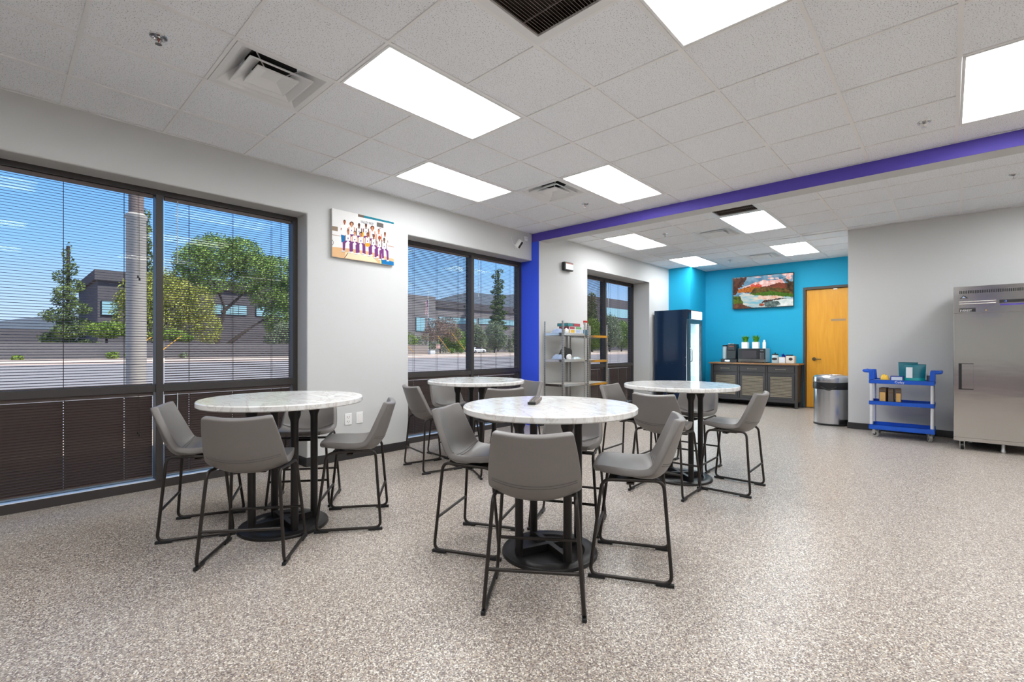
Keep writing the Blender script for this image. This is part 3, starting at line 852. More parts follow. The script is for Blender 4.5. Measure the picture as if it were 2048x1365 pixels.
for k, (X, Y) in enumerate([(447, 592), (575, 612), (695, 636), (830, 640), (955, 672), (1078, 712), (1180, 742)]):
    sk = skins[(k * 2 + 1) % 7]
    zp(sk, (X - 56, Y + 74), (X - 18, Y + 46), (X + 18, Y + 46), (X + 56, Y + 74), (X + 58, Y + 190), (X - 58, Y + 190))
    zp((240, 238, 240), (X - 40, Y + 62), (X - 18, Y + 50), (X, Y + 70), (X + 18, Y + 50), (X + 40, Y + 62), (X + 44, Y + 190), (X - 44, Y + 190))
    zp((130, 112, 150), (X - 12, Y + 118), (X + 12, Y + 118), (X + 12, Y + 150), (X - 12, Y + 150))
    pur = (110, 52, 112)
    zp(pur, (X - 46, Y + 176), (X - 4, Y + 180), (X - 50, Y + 230), (X - 62, Y + 380), (X - 100, Y + 378), (X - 104, Y + 216))
    zp(pur, (X + 4, Y + 180), (X + 46, Y + 176), (X + 92, Y + 222), (X + 96, Y + 396), (X + 58, Y + 398), (X + 44, Y + 232))
    zp((236, 232, 232), (X - 104, Y + 376), (X - 60, Y + 380), (X - 66, Y + 404), (X - 128, Y + 404), (X - 126, Y + 392))
    zp((236, 232, 232), (X + 56, Y + 396), (X + 98, Y + 394), (X + 110, Y + 424), (X + 52, Y + 424))
    zp((70, 110, 120), (X - 126, Y + 400), (X - 66, Y + 400), (X - 66, Y + 408), (X - 126, Y + 408))
    ell((52, 34, 28) if k != 5 else (160, 66, 36), X, Y - 8, 24 if k not in (2, 5) else 32, 36 if k not in (2, 5) else 44)
    ell(sk, X, Y + 6, 21, 34)
    zp(sk, (X - 10, Y + 30), (X + 10, Y + 30), (X + 12, Y + 54), (X - 12, Y + 54))
ell((232, 150, 40), 830, 845, 56, 40)
def tmap(u, v, li): return (TX0 + (TX1 - TX0) * u, TY - 0.0008 - 0.000012 * li, TZ0 + (TZ1 - TZ0) * v)
pic = flat_print('picture_print', t, polys, tmap, 'team_')
tu, tv = zq(690, 412)
text_mesh('VALLEY PREP', 0.044, axes(Vector((1, 0, 0)), Vector((0, 0, 1)), Vector((0, -1, 0)), Vector((TX0 + (TX1 - TX0) * tu, TY - 0.0034, TZ0 + (TZ1 - TZ0) * tv)) - Vector(t.location)), 'picture_lettering', mat('print_grey', S(120, 118, 130), 0.7), t, sx=0.62)

# landscape screen on the blue wall
VY0, VY1, VZ0, VZ1, VX = 3.513, 2.323, 2.060, 2.757, XB - 0.075
t = thing('wall_screen', 'wall mounted screen showing a river and red rocks, on the blue wall', 'television', (XB, VY0, VZ0))
MB(t.location).box(VX, VX + 0.035, VY1, VY0, VZ0, VZ1).build('screen_case', M['plastic_black'], t, bevel=0.003)
MB(t.location).box(VX + 0.035, XB - 0.001, 2.7, 3.1, 2.25, 2.6).build('wall_bracket', M['plastic_black'], t)
polys = []
def sp(X, Y):
    u = (X - 288) / 1405.0; yt = 310 - 120 * u; yb = 1000 - 55 * u
    return (min(1, max(0, u)), min(1, max(0, (yb - Y) / (yb - yt))))
_rj = random.Random(77)
def sq(col, *pts):
    # natural outlines: every edge is broken up a little
    out = []
    for k, p in enumerate(pts):
        b_ = pts[(k + 1) % len(pts)]; L_ = math.hypot(b_[0] - p[0], b_[1] - p[1]); m = max(1, int(L_ / 22))
        nx, ny = (p[1] - b_[1]) / (L_ + 1e-6), (b_[0] - p[0]) / (L_ + 1e-6)
        edge = (p[0] in (288, 1693) and b_[0] == p[0])
        for c in range(m):
            f = c / m; j = 0 if (c == 0 or edge) else _rj.uniform(-11, 11)
            out.append(sp(p[0] + (b_[0] - p[0]) * f + nx * j, p[1] + (b_[1] - p[1]) * f + ny * j))
    polys.append((out, col))
def blob(col, X, Y, rx, ry, seed, n=16):
    rnd = random.Random(seed)
    sq(col, *[(X + rx * math.cos(2 * PI * k / n) * rnd.uniform(.75, 1.15), Y + ry * math.sin(2 * PI * k / n) * rnd.uniform(.75, 1.15)) for k in range(n)])
polys.append(([(0, 0), (1, 0), (1, 1), (0, 1)], ((70, 122, 156), (158, 190, 205), 5)))
cloud = ((226, 150, 140), (250, 226, 220), 14)
sq(cloud, (520, 520), (700, 460), (820, 400), (900, 400), (1000, 350), (1150, 365), (1300, 350), (1450, 320), (1500, 400), (1520, 470), (1100, 510), (700, 540))
for k, (X, Y, rx, ry) in enumerate([(1200, 315, 70, 22), (1170, 255, 50, 18), (900, 285, 80, 16), (1580, 225, 130, 40), (1600, 300, 70, 50), (1330, 310, 50, 16)]): blob(cloud, X, Y, rx, ry, k)
mtn = ((96, 50, 40), (150, 74, 48), 12)
sq(mtn, (540, 535), (700, 490), (900, 500), (1120, 490), (1290, 440), (1350, 425), (1370, 408), (1410, 410), (1430, 432), (1693, 440), (1693, 640), (540, 640))
sq(((190, 60, 50), (232, 100, 76), 30), (722, 510), (735, 455), (790, 440), (840, 470), (860, 445), (930, 440), (972, 460), (976, 510))
sq(((150, 80, 20), (206, 120, 30), 26), (400, 560), (560, 530), (800, 500), (1000, 520), (1000, 600), (420, 640))
sq(((44, 50, 16), (120, 90, 40), 22), (800, 540), (1000, 510), (1250, 520), (1693, 560), (1693, 720), (700, 680))
sq(((48, 92, 14), (84, 124, 24), 30), (680, 660), (900, 640), (1200, 600), (1693, 680), (1693, 740), (1100, 720), (760, 700))
water = ((120, 186, 204), (226, 214, 196), 5, (1, 1, 4))
sq(water, (440, 690), (560, 635), (700, 670), (820, 705), (1300, 710), (1693, 760), (1693, 950), (500, 990), (480, 800))
sq(((226, 170, 140), (236, 214, 196), 12), (900, 705), (1350, 712), (1500, 745), (1100, 800), (900, 780))
sq(((44, 60, 20), (98, 120, 30), 20), (288, 720), (470, 715), (490, 780), (540, 860), (500, 995), (288, 1000))
sq(((80, 40, 26), (120, 84, 60), 20), (288, 900), (500, 880), (640, 950), (780, 985), (288, 1005))
sq(((200, 214, 210), (244, 246, 242), 14), (1280, 810), (1500, 785), (1693, 800), (1693, 950), (1350, 960), (1150, 900))
sq(((50, 66, 64), (120, 140, 136), 16), (1050, 830), (1350, 830), (1420, 900), (1300, 960), (1060, 965))
sq(((36, 24, 22), (96, 60, 48), 30), (1100, 810), (1400, 770), (1560, 780), (1400, 800), (1150, 835), (980, 870), (1020, 830))
blob(((110, 50, 34), (176, 92, 64), 20), 985, 915, 70, 36, 9)
dark = ((40, 18, 12), (98, 50, 24), 18)
sq(dark, (288, 310), (630, 285), (620, 340), (560, 400), (560, 450), (470, 460), (540, 500), (420, 520), (400, 640), (350, 690), (288, 700))
blob(dark, 400, 430, 130, 110, 3)
br = ((40, 30, 20), (90, 70, 40), 20)
sq(br, (1693, 380), (1640, 400), (1560, 330), (1450, 290), (1560, 350), (1480, 340), (1590, 420), (1500, 420), (1560, 470), (1540, 560), (1693, 640))
blob(br, 1620, 480, 80, 100, 5)
def vmap(u, v, li): return (VX - 0.0006 - 0.00002 * li, VY0 - 0.012 + (VY1 - VY0 + 0.024) * u, VZ0 + 0.012 + (VZ1 - VZ0 - 0.024) * v)
flat_print('screen_image', t, polys, vmap, 'screen_', emissive=0.5)

# emergency light, camera, chime, outlets
t = thing('emergency_wall_lamp', 'small black framed emergency light on the white wall above the shelving', 'light fixture', (6.31, Y2, 2.47))
MB(t.location).box(6.20, 6.44, Y2 - 0.065, Y2 - 0.001, 2.465, 2.605).build('housing', M['plastic_black'], t, bevel=0.012)
MB(t.location).box(6.225, 6.425, Y2 - 0.070, Y2 - 0.0655, 2.485, 2.575).build('lamp_lens', M['white'], t, bevel=0.002)
MB(t.location).box(6.225, 6.425, Y2 - 0.070, Y2 - 0.0655, 2.577, 2.590).build('amber_strip', M['orange_light'], t)
t = thing('security_camera', 'small white security camera with dark lens strip, near the blue pillar', 'camera', (5.22, Y1, 2.75))
mt = Matrix.Rotation(R(22), 3, 'Y') @ Matrix.Rotation(R(25), 3, 'X')
MB(t.location).obox((5.235, Y1 - 0.075, 2.745), (0.085, 0.05, 0.125), mt).build('camera_body', M['white'], t, bevel=0.010)
MB(t.location).obox(Vector((5.235, Y1 - 0.075, 2.745)) + mt @ Vector((0.014, -0.0265, 0)), (0.034, 0.004, 0.105), mt).build('lens_window', M['plastic_black'], t, bevel=0.001)
MB(t.location).tube(rpath([(5.22, Y1 - 0.001, 2.70), (5.22, Y1 - 0.03, 2.70), (5.23, Y1 - 0.06, 2.725)], 0.02), 0.011, 10).build('mount_arm', M['white'], t, smooth=True)
MB(t.location).tube(rpath([(5.19, Y1 - 0.05, 2.72), (5.14, Y1 - 0.04, 2.74), (5.13, Y1 - 0.02, 2.80), (5.15, Y1 - 0.006, 2.85)], 0.03), 0.003, 8).build('cable', M['white'], t, smooth=True)
t = thing('wall_sensor', 'small white square sensor on the wall at the ceiling corner by the beam', 'sensor', (5.45, Y1, 2.85))
MB(t.location).box(5.415, 5.485, Y1 - 0.03, Y1 - 0.001, 2.835, 2.905).build('sensor_body', M['white'], t, bevel=0.006)
MB(t.location).lathe([(0.0, 0), (0.012, 0.0), (0.010, 0.003), (0, 0.004)], (5.45, Y1 - 0.034, 2.868), 16).build('sensor_dot', M['cart_grey'], t)
t = thing('power_outlet', 'white double power outlet low on the wall between the windows', 'outlet', (2.554, Y1, 0.38))
MB(t.location).box(2.515, 2.595, Y1 - 0.007, Y1 - 0.0005, 0.375, 0.497).build('cover_plate', M['white'], t, bevel=0.002)
q = MB(t.location)
for z in (0.412, 0.460):
    q.box(2.541, 2.545, Y1 - 0.0085, Y1 - 0.0065, z - 0.008, z + 0.008); q.box(2.563, 2.567, Y1 - 0.0085, Y1 - 0.0065, z - 0.007, z + 0.007); q.box(2.552, 2.557, Y1 - 0.0085, Y1 - 0.0065, z - 0.017, z - 0.012)
q.build('sockets', M['void'], t)
q = MB(t.location)
for z in (0.412, 0.460): q.box(2.535, 2.573, Y1 - 0.008, Y1 - 0.0068, z - 0.019, z + 0.016)
q.build('receptacle', M['ceramic'], t, bevel=0.001)
t = thing('blank_wall_plate', 'blank white wall plate right of the power outlet', 'wall plate', (2.687, Y1, 0.38))
MB(t.location).box(2.648, 2.727, Y1 - 0.007, Y1 - 0.0005, 0.378, 0.500).build('cover_plate', M['white'], t, bevel=0.002)
MB(t.location).box(2.667, 2.708, Y1 - 0.0095, Y1 - 0.0068, 0.395, 0.483).build('insert', M['ceramic'], t, bevel=0.001)

# ------------------------------------------------------------------ shelving racks
def rack(x0, y0, dz, label):
    t = thing('shelving_rack', label, 'shelving rack', (x0, y0, 0), 0, 'metal shelving racks by the far window')
    wd, dp = 0.585, 0.36
    for (px, py) in ((0, 0), (wd, 0), (0, dp), (wd, dp)):
        q = MB(); sx = 1 if px == 0 else -1; sy = 1 if py == 0 else -1
        q.box(min(px, px + sx * .026), max(px, px + sx * .026), min(py, py + sy * .002), max(py, py + sy * .002), 0, 1.61 + dz)
        q.box(min(px, px + sx * .002), max(px, px + sx * .002), min(py, py + sy * .026), max(py, py + sy * .026), 0, 1.61 + dz)
        po = q.build('post', M['zinc'], t)
        q = MB()
        for k in range(44):
            z = 0.03 + k * 0.0355
            q.box(px + sx * .009, px + sx * .017, py - sy * .0006 - .0002, py - sy * .0006 + .0002, z, z + .014)
            q.box(px - sx * .0006 - .0002, px - sx * .0006 + .0002, py + sy * .009, py + sy * .017, z, z + .014)
        q.build('slots', M['slot'], po)
    for z in (0.28, 0.66, 1.03, 1.43):
        z += dz
        sh = MB().box(.003, wd - .003, .003, dp - .003, z - .012, z).build('shelf', M['shelf_board'], t)
        q = MB(); q.box(.027, wd - .027, -.003, .001, z - .036, z + .001); q.box(-.003, .001, .027, dp - .027, z - .036, z + .001)
        q.box(.027, wd - .027, dp - .001, dp + .003, z - .036, z + .001); q.box(wd - .001, wd + .003, .027, dp - .027, z - .036, z + .001)
        q.build('shelf_lip', M['shelf_lip'], sh)
    return t
rack(5.672, 4.20, 0.0, 'metal shelving rack beside the blue pillar, with games and wrapped supplies')
rack(6.335, 4.20, -0.022, 'empty shelved metal rack standing in front of the far window')
def simple_box(name, label, cat, x0, x1, y0, y1, z0, z1, m, lm=None, face=None, group=None, rz=0.0, lid=None):
    c = ((x0 + x1) / 2, (y0 + y1) / 2, z0)
    t = thing(name, label, cat, c, rz, group)
    o = Vector(c)
    MB(o).box(x0, x1, y0, y1, z0, z1).build('carton', m, t, bevel=0.002)
    if lm:
        q = MB(o); h = z1 - z0
        q.box(x0 + .01, x0 + (x1 - x0) * .42, y0 - .0008, y0 - .0002, z0 + h * .12, z1 - h * .12, 0)
        q.box(x0 + (x1 - x0) * .5, x1 - .01, y0 - .0008, y0 - .0002, z0 + h * .12, z1 - h * .12, 1)
        q.box(x0 - .0008, x0 - .0002, y0 + .01, y1 - .01, z0 + h * .12, z1 - h * .12, 0)
        q.build('printed_label', list(lm), t)
    return t
simple_box('game_box', 'white game box at the bottom of the stack on the rack', 'game box', 5.90, 6.18, 4.235, 4.44, 1.4315, 1.487, M['paper'], (M['yellow'], M['paper_blue']), group='game boxes on the rack')
simple_box('game_box', 'white and green game box in the middle of the stack on the rack', 'game box', 5.885, 6.215, 4.24, 4.44, 1.4875, 1.535, M['paper'], (M['game_red'], M['game_green']), group='game boxes on the rack')
simple_box('game_box', 'dark teal and red game box topmost of the stack on the rack', 'game box', 5.83, 6.165, 4.235, 4.43, 1.5355, 1.583, M['game_brown'], (M['game_teal'], M['game_red']), group='game boxes on the rack')
def crumple(name, label, cat, c, r, m, seed, amp=0.35, parts=None, sub=3):
    t = thing(name, label, cat, (c[0], c[1], c[2]))
    bm = bmesh.new(); bmesh.ops.create_icosphere(bm, subdivisions=sub, radius=1.0)
    rnd = random.Random(seed); ph = [(Vector((rnd.uniform(-1, 1), rnd.uniform(-1, 1), rnd.uniform(-1, 1))) * rnd.uniform(2, 5), rnd.uniform(0, 6)) for _ in range(7)]
    for v in bm.verts:
        n = v.co.normalized(); k = 1 + amp * sum(math.sin(a.dot(n) + p) for a, p in ph) / 4
        v.co = Vector((n.x * r[0] * k, n.y * r[1] * k, max(0.0, (n.z * k + 0.72) * r[2])))
    me = bpy.data.meshes.new('bundle'); bm.to_mesh(me); bm.free(); me.materials.append(m)
    o = bpy.data.objects.new('bundle', me); COL.objects.link(o); o.parent = t
    return t
def pack(name, label, cat, c, s, m, seed, strip=None, rz=0.0):
    t = thing(name, label, cat, c, rz)
    rnd = random.Random(seed); q = MB(); n = 8
    top = []
    for i in range(n + 1):
        for j in range(n + 1):
            u, v = i / n * 2 - 1, j / n * 2 - 1
            e = (1 - abs(u) ** 4) * (1 - abs(v) ** 4)
            top.append(Vector((u * s[0] / 2, v * s[1] / 2, 0.004 + s[2] * e * (0.8 + 0.35 * rnd.random()))))
    fs = [(i * (n + 1) + j, (i + 1) * (n + 1) + j, (i + 1) * (n + 1) + j + 1, i * (n + 1) + j + 1) for i in range(n) for j in range(n)]
    q.add(top, fs); q.add([Vector((p.x, p.y, 0.0)) for p in top], [tuple(reversed(f)) for f in fs])
    q.build('wrapper', m, t, smooth=True)
    if strip: MB().box(-s[0] * .2, s[0] * .1, -s[1] * .5, -s[1] * .48, 0.002, s[2] * .5).build('label_strip', strip, t)
    return t
pack('wrapped_supplies', 'white plastic wrapped package on the top shelf of the rack', 'package', (5.765, 4.36, 1.431), (.13, .20, .06), M['paper_blue'], 4, M['red'])
crumple('cloth_bundle', 'white cloth bundle on the top shelf beside the game boxes', 'cloth', (5.80, 4.225, 1.431), (.05, .016, .04), M['paper'], 5)
crumple('black_bag', 'black fabric bag with ears on the middle shelf of the rack', 'bag', (5.985, 4.40, 1.031), (.115, .08, .105), M['bag_black'], 11, 0.42)
pack('wrapped_tray', 'bluish plastic wrapped tray on the middle shelf left of the black bag', 'package', (5.765, 4.36, 1.031), (.12, .20, .07), M['paper_blue'], 6, M['box_navy'])
crumple('tissue_bundle', 'crumpled white tissue in front of the black bag on the middle shelf', 'tissue', (5.87, 4.235, 1.031), (.06, .022, .055), M['paper'], 8, 0.4)
pack('clear_bag', 'flat clear plastic bag on the middle shelf right of the tissue', 'package', (6.08, 4.255, 1.031), (.20, .08, .03), M['jar_glass'], 9)
t = thing('spray_bottle', 'spray bottle with red trigger and blue liquid on the rack', 'spray bottle', (6.395, 4.285, 1.409))
MB().lathe([(.0, 0), (.040, 0), (.043, .008), (.043, .085), (.0, .085)], seg=24).build('blue_liquid', M['cyan_liquid'], t, smooth=True)
MB().lathe([(.0432, .086), (.042, .12), (.030, .155), (.015, .185), (.014, .20), (0, .20)], seg=24).build('bottle_shoulder', M['white'], t, smooth=True)
q = MB(); q.box(-.055, .03, -.013, .013, .20, .232); q.prism([(-.055, -.012, .225), (-.040, -.012, .232), (-.030, -.012, .190), (-.044, -.012, .160)], (0, .024, 0))
q.build('trigger_head', M['red'], t, bevel=0.003)

# ------------------------------------------------------------------ tall cooler
FX0, FX1, FY0, FY1, FZ = 9.39, 10.10, 3.83, 4.57, 1.985
t = thing('glass_door_cooler', 'tall navy beverage cooler with lit glass door in front of the far window', 'cooler', (FX0, FY0, 0))
o = Vector(t.location)
q = MB(o)
q.box(FX0, FX0 + .04, FY0 + .05, FY1, .08, FZ); q.box(FX1 - .04, FX1, FY0 + .05, FY1, .08, FZ); q.box(FX0 + .04, FX1 - .04, FY1 - .04, FY1, .08, FZ)
q.box(FX0 + .04, FX1 - .04, FY0 + .05, FY1 - .04, 1.78, FZ); q.box(FX0 + .04, FX1 - .04, FY0 + .05, FY1 - .04, .08, .30)
q.build('cabinet', M['navy'], t, bevel=0.003)
q = MB(o); q.box(FX0 + .041, FX0 + .046, FY0 + .06, FY1 - .041, .301, 1.779); q.box(FX1 - .046, FX1 - .041, FY0 + .06, FY1 - .041, .301, 1.779); q.box(FX0 + .046, FX1 - .046, FY1 - .046, FY1 - .041, .301, 1.779)
q.build('liner', M['cooler_inner'], t)
for z in (.62, .93, 1.24, 1.52):
    q = MB(o)
    for k in range(14): q.tube([(FX0 + .06 + k * .045, FY0 + .09, z), (FX0 + .06 + k * .045, FY1 - .06, z)], .002, 6)
    q.tube([(FX0 + .05, FY0 + .09, z), (FX1 - .05, FY0 + .09, z)], .003, 6)
    q.build('wire_shelf', M['white_metal'], t)
MB(o).box(FX0 + .090, FX0 + .20, FY0 + .066, FY0 + .080, .34, 1.74).build('led_strip', M['cooler_led'], t)
MB(o).box(FX1 - .065, FX1 - .05, FY0 + .062, FY0 + .080, .34, 1.74).build('led_strip', M['cooler_led'], t)
dd = MB(o)
dd.box(FX0 + .003, FX0 + .085, FY0, FY0 + .045, .20, 1.775); dd.box(FX1 - .06, FX1 - .003, FY0, FY0 + .045, .20, 1.775); dd.box(FX0 + .085, FX1 - .06, FY0, FY0 + .045, 1.70, 1.775); dd.box(FX0 + .085, FX1 - .06, FY0, FY0 + .045, .20, .27)
door = dd.build('door', mat('door_grey', S(56, 84, 100), 0.3), t, bevel=0.004)
MB(o).box(FX0 + .085, FX1 - .06, FY0 + .015, FY0 + .021, .27, 1.70).build('door_glass', M['glass'], door)
MB(o).tube(rpath([(FX0 + .05, FY0 - .001, .92), (FX0 + .05, FY0 - .045, .94), (FX0 + .05, FY0 - .045, 1.18), (FX0 + .05, FY0 - .001, 1.20)], .03), .008, 10).build('door_handle', M['chrome'], door, smooth=True)
MB(o).box(FX0 + .12, FX1 - .01, FY0 + .002, FY0 + .049, 1.80, 1.965).build('lit_header', M['cooler_sign'], t, bevel=0.003)
MB(o).box(FX0, FX0 + .118, FY0 + .001, FY0 + .049, 1.795, 1.975).build('header_end', M['navy'], t)
MB(o).box(FX0, FX1, FY0 + .03, FY0 + .05, .08, .195).build('kick_grille', M['plastic_black'], t)
q = MB(o)
for (y, z) in ((4.30, .88), (4.18, .88), (3.90, 1.02), (3.90, .86)): q.tube([(FX0 - .003, y, z), (FX0 + .001, y, z)], .006, 10)
q.build('side_screws', M['chrome'], t)
for (x, y) in ((FX0 + .06, FY0 + .1), (FX1 - .06, FY0 + .1), (FX0 + .06, FY1 - .06), (FX1 - .06, FY1 - .06)):
    MB(o).lathe([(0, 0), (.022, 0), (.022, .08), (0, .08)], (x, y, 0), 14).build('foot', M['plastic_black'], t)

# ------------------------------------------------------------------ sideboard and its things
SX0, SX1, SY0, SY1, ST = 10.63, 11.065, 2.18, 3.85, 0.895
t = thing('sideboard', 'charcoal sideboard with louvered doors and wood top against the blue wall', 'sideboard', (SX0, SY0, 0))
o = Vector(t.location)
MB(o).box(SX0 - .02, SX1, SY0 - .03, SY1 + .03, ST - .03, ST).build('wood_top', M['top_wood'], t, bevel=0.003)
q = MB(o)
q.box(SX0 + .02, SX1, SY0 + .05, SY1 - .05, .12, .14); q.box(SX1 - .02, SX1, SY0 + .05, SY1 - .05, .14, ST - .0305)
q.box(SX0 + .02, SX1 - .02, SY0 + .02, SY0 + .05, .12, ST - .0305); q.box(SX0 + .02, SX1 - .02, SY1 - .05, SY1 - .02, .12, ST - .0305)
for y in (2.735, 3.275): q.box(SX0 + .006, SX1 - .02, y - .015, y + .015, .14, ST - .0305)
q.box(SX0 + .006, SX0 + .03, SY0 + .05, SY1 - .05, ST - .055, ST - .0305); q.box(SX0 + .006, SX0 + .03, SY0 + .05, SY1 - .05, .68, .70); q.box(SX0 + .006, SX0 + .03, SY0 + .05, SY1 - .05, .11, .16)
q.build('carcass', M['char_wood'], t)
for (px, py) in ((SX0, SY0), (SX0, SY1 - .05), (SX1 - .05, SY0), (SX1 - .05, SY1 - .05)):
    MB(o).box(px, px + .05, py, py + .05, 0, ST - .0305).build('leg', M['char_wood'], t, bevel=0.003)
for (ya, yb) in ((SY0 + .055, 2.715), (2.755, 3.255), (3.295, SY1 - .055)):
    dw = MB(o).box(SX0 + .008, SX0 + .03, ya + .004, yb - .004, .705, ST - .060).build('drawer', M['char_wood'], t, bevel=0.003)
    c = (ya + yb) / 2
    q = MB(o); q.tube(rpath([(SX0 + .008, c - .085, .772), (SX0 - .022, c - .085, .772), (SX0 - .022, c + .085, .772), (SX0 + .008, c + .085, .772)], .006), .0055, 8)
    for s in (-1, 1): q.lathe([(.011, -.011), (.011, .011)], (SX0 - .002, c + s * .085, .772), 10)
    q.build('handle', mat('pewter', S(150, 140, 126), 0.35, metal=0.8), dw, smooth=True)
    q = MB(o); f = .045
    q.box(SX0 + .008, SX0 + .03, ya + .003, ya + f, .163, .678); q.box(SX0 + .008, SX0 + .03, yb - f, yb - .003, .163, .678)
    q.box(SX0 + .008, SX0 + .03, ya + f, yb - f, .628, .678); q.box(SX0 + .008, SX0 + .03, ya + f, yb - f, .163, .213)
    dw = q.build('louver_door', M['char_wood'], t, bevel=0.002)
    q = MB(o); n = 14
    for k in range(n):
        z = .213 + (k + .5) * (.415 / n)
        q.obox((SX0 + .019, (ya + yb) / 2, z), (.028, yb - ya - 2 * f, .006), Matrix.Rotation(R(-38), 3, 'Y'))
    q.build('louvers', M['louver'], dw)
    MB(o).box(SX0 + .034, SX0 + .036, ya + f, yb - f, .2, .64).build('door_backing', M['void'], dw)
# coffee maker
t = thing('coffee_maker', 'black single serve coffee maker at the left end of the sideboard', 'coffee maker', (10.82, 3.445, ST + .0005))
q = MB(); q.box(-.10, .12, -.085, .10, 0.075, .33); q.box(-.12, -.09, -.075, .075, .26, .385); q.box(-.10, .12, -.085, .08, .33, .395)
q.build('brewer_body', M['plastic_black'], t, bevel=0.008)
MB().box(-.145, .12, -.12, .21, 0, .070).build('pod_drawer', M['plastic_black'], t, bevel=0.004)
MB().box(-.1465, -.1455, 0.02, .12, .022, .05).build('silver_badge', M['chrome'], t)
MB().lathe([(0, .072), (.045, .072), (.05, .10), (.05, .345), (0, .345)], (0.0, .165, 0), 24).build('water_tank', M['jar_glass'], t, smooth=True)
MB().lathe([(0, .346), (.053, .346), (.053, .372), (0, .372)], (0.0, .165, 0), 24).build('tank_lid', M['plastic_black'], t)
MB().box(-.1215, -.1205, -.05, .045, .335, .35).build('control_light', M['orange_light'], t)
MB().box(-.115, -.03, -.06, .06, .3955, .405).build('chrome_handle', M['chrome'], t, bevel=0.003)
# microwave
t = thing('microwave', 'black and steel microwave on the sideboard under the potted grass', 'microwave', (10.72, 2.78, ST + .0005))
MB().box(.02, .34, 0, .53, .012, .30).build('oven_case', mat('case_blue_white', S(170, 196, 206), 0.4), t, bevel=0.004)
dr_ = MB().box(0, .0195, 0.0, .53, .075, .298).build('door', M['plastic_black'], t, bevel=0.002)
MB().box(-.001, .0, .17, .45, .10, .255).build('door_window', M['screen_off'], dr_)
pn = MB().box(-.0012, 0, .02, .11, .08, .295).build('control_panel', M['plastic_black'], t)
q = MB()
for i in range(5):
    for j in range(3): q.box(-.0022, -.0013, .032 + j * .026, .046 + j * .026, .092 + i * .026, .102 + i * .026)
q.build('keys', mat('key_print', S(150, 150, 158), 0.5), pn)
MB().box(-.0024, -.0013, .035, .098, .245, .275).build('clock_display', mat('clock_panel', S(96, 110, 116), 0.3), pn)
MB().box(-.004, .0195, 0.0, .53, .014, .0745).build('steel_strip', M['steel'], t, bevel=0.002)
for (x, y) in ((.05, .05), (.30, .05), (.05, .48), (.30, .48)): MB().lathe([(0, 0), (.012, 0), (.012, .0125), (0, .0125)], (x, y, 0), 10).build('foot', M['plastic_black'], t)
# potted grass
def potted(y, label, seed):
    t = thing('potted_grass', label, 'potted plant', (10.86, y, ST + .301), 0, 'potted grass on the microwave')
    s = .06
    q = MB(); q.prism([(-s, -s, 0), (s, -s, 0), (s, s, 0), (-s, s, 0)], (0, 0, .135)); q.build('pot', M['ceramic'], t, bevel=0.004)
    q = MB(); rnd = random.Random(seed)
    for k in range(150):
        a = rnd.uniform(0, 2 * PI); r0 = rnd.uniform(0, .045); L = rnd.uniform(.09, .155); lean = rnd.uniform(.02, .095)
        b0 = Vector((r0 * math.cos(a), r0 * math.sin(a), .136)); d = Vector((math.cos(a), math.sin(a), 0)); w_ = Vector((-d.y, d.x, 0)) * .0055
        p1 = b0 + d * lean * .35 + Vector((0, 0, L * .6)); p2 = b0 + d * lean + Vector((0, 0, L))
        q.add([b0 - w_, b0 + w_, p1 + w_ * .8, p1 - w_ * .8, p2], [(0, 1, 2, 3), (3, 2, 4)])
    q.build('grass_blades', M['blade'], t)
potted(3.205, 'left white pot of grass on the microwave, next to the coffee maker', 1)
potted(2.995, 'right white pot of grass on the microwave, next to the white bottle', 2)
t = thing('white_bottle', 'slim white bottle on the microwave right of the potted grass', 'bottle', (10.86, 2.835, ST + .301))
MB().lathe([(0, 0), (.030, 0), (.032, .01), (.032, .125), (.018, .145), (.016, .15)], seg=24).build('bottle_body', M['white'], t, smooth=True)
MB().lathe([(.017, .1505), (.017, .178), (0, .178)], seg=20).build('cap', M['white'], t, smooth=True)
def canister(y, s, h, label):
    t = thing('glass_canister', label, 'canister', (10.84, y, ST + .0005), 0, 'glass canisters on the sideboard')
    MB().lathe([(0, 0), (s, 0), (s + .002, .01), (s + .002, h), (s - .01, h + .012), (0, h + .012)], seg=28).build('jar', M['jar_glass'], t, smooth=True)
    MB().lathe([(s - .012, h + .0125), (s, h + .016), (s, h + .034), (.0, h + .036)], seg=28).build('lid', M['plastic_black'], t, smooth=True)
    MB().lathe([(0, h + .036), (.010, h + .036), (.012, h + .055), (0, h + .060)], seg=14).build('knob', M['plastic_black'], t, smooth=True)
    q = MB(); q.poly([(-(s + .004), .048 * math.cos(a), h * .55 + .028 * math.sin(a)) for a in [2 * PI * k / 20 for k in range(20)]]); q.prism([(-(s + .004), .048 * math.cos(a), h * .55 + .028 * math.sin(a)) for a in [2 * PI * k / 20 for k in range(20)]], (.012, 0, 0))
    q.build('chalk_label', M['tag_dark'], t)
canister(2.625, .062, .155, 'taller clear canister with black lid, right of the microwave')
t = thing('glass_canister', 'square glass canister with dark tag at the right end of the sideboard', 'canister', (10.84, 2.335, ST + .0005), 0, 'glass canisters on the sideboard')
MB().box(-.07, .07, -.075, .085, 0, .15).build('jar', M['jar_fill'], t, bevel=0.010)
MB().box(-.055, .055, -.03, .085, .1505, .172).build('lid', M['plastic_black'], t, bevel=0.004)
MB().prism([(-.072, -.005 + .036 * math.cos(a), .085 + .030 * math.sin(a)) for a in [2 * PI * k / 20 for k in range(20)]], (.003, 0, 0)).build('chalk_label', M['tag_dark'], t)
simple_box('tea_box', 'small grey carton between the two canisters on the sideboard', 'box', 10.80, 10.92, 2.435, 2.55, ST + .0005, ST + .125, M['jar_fill'], (M['pouch_white'], M['paper_blue']))
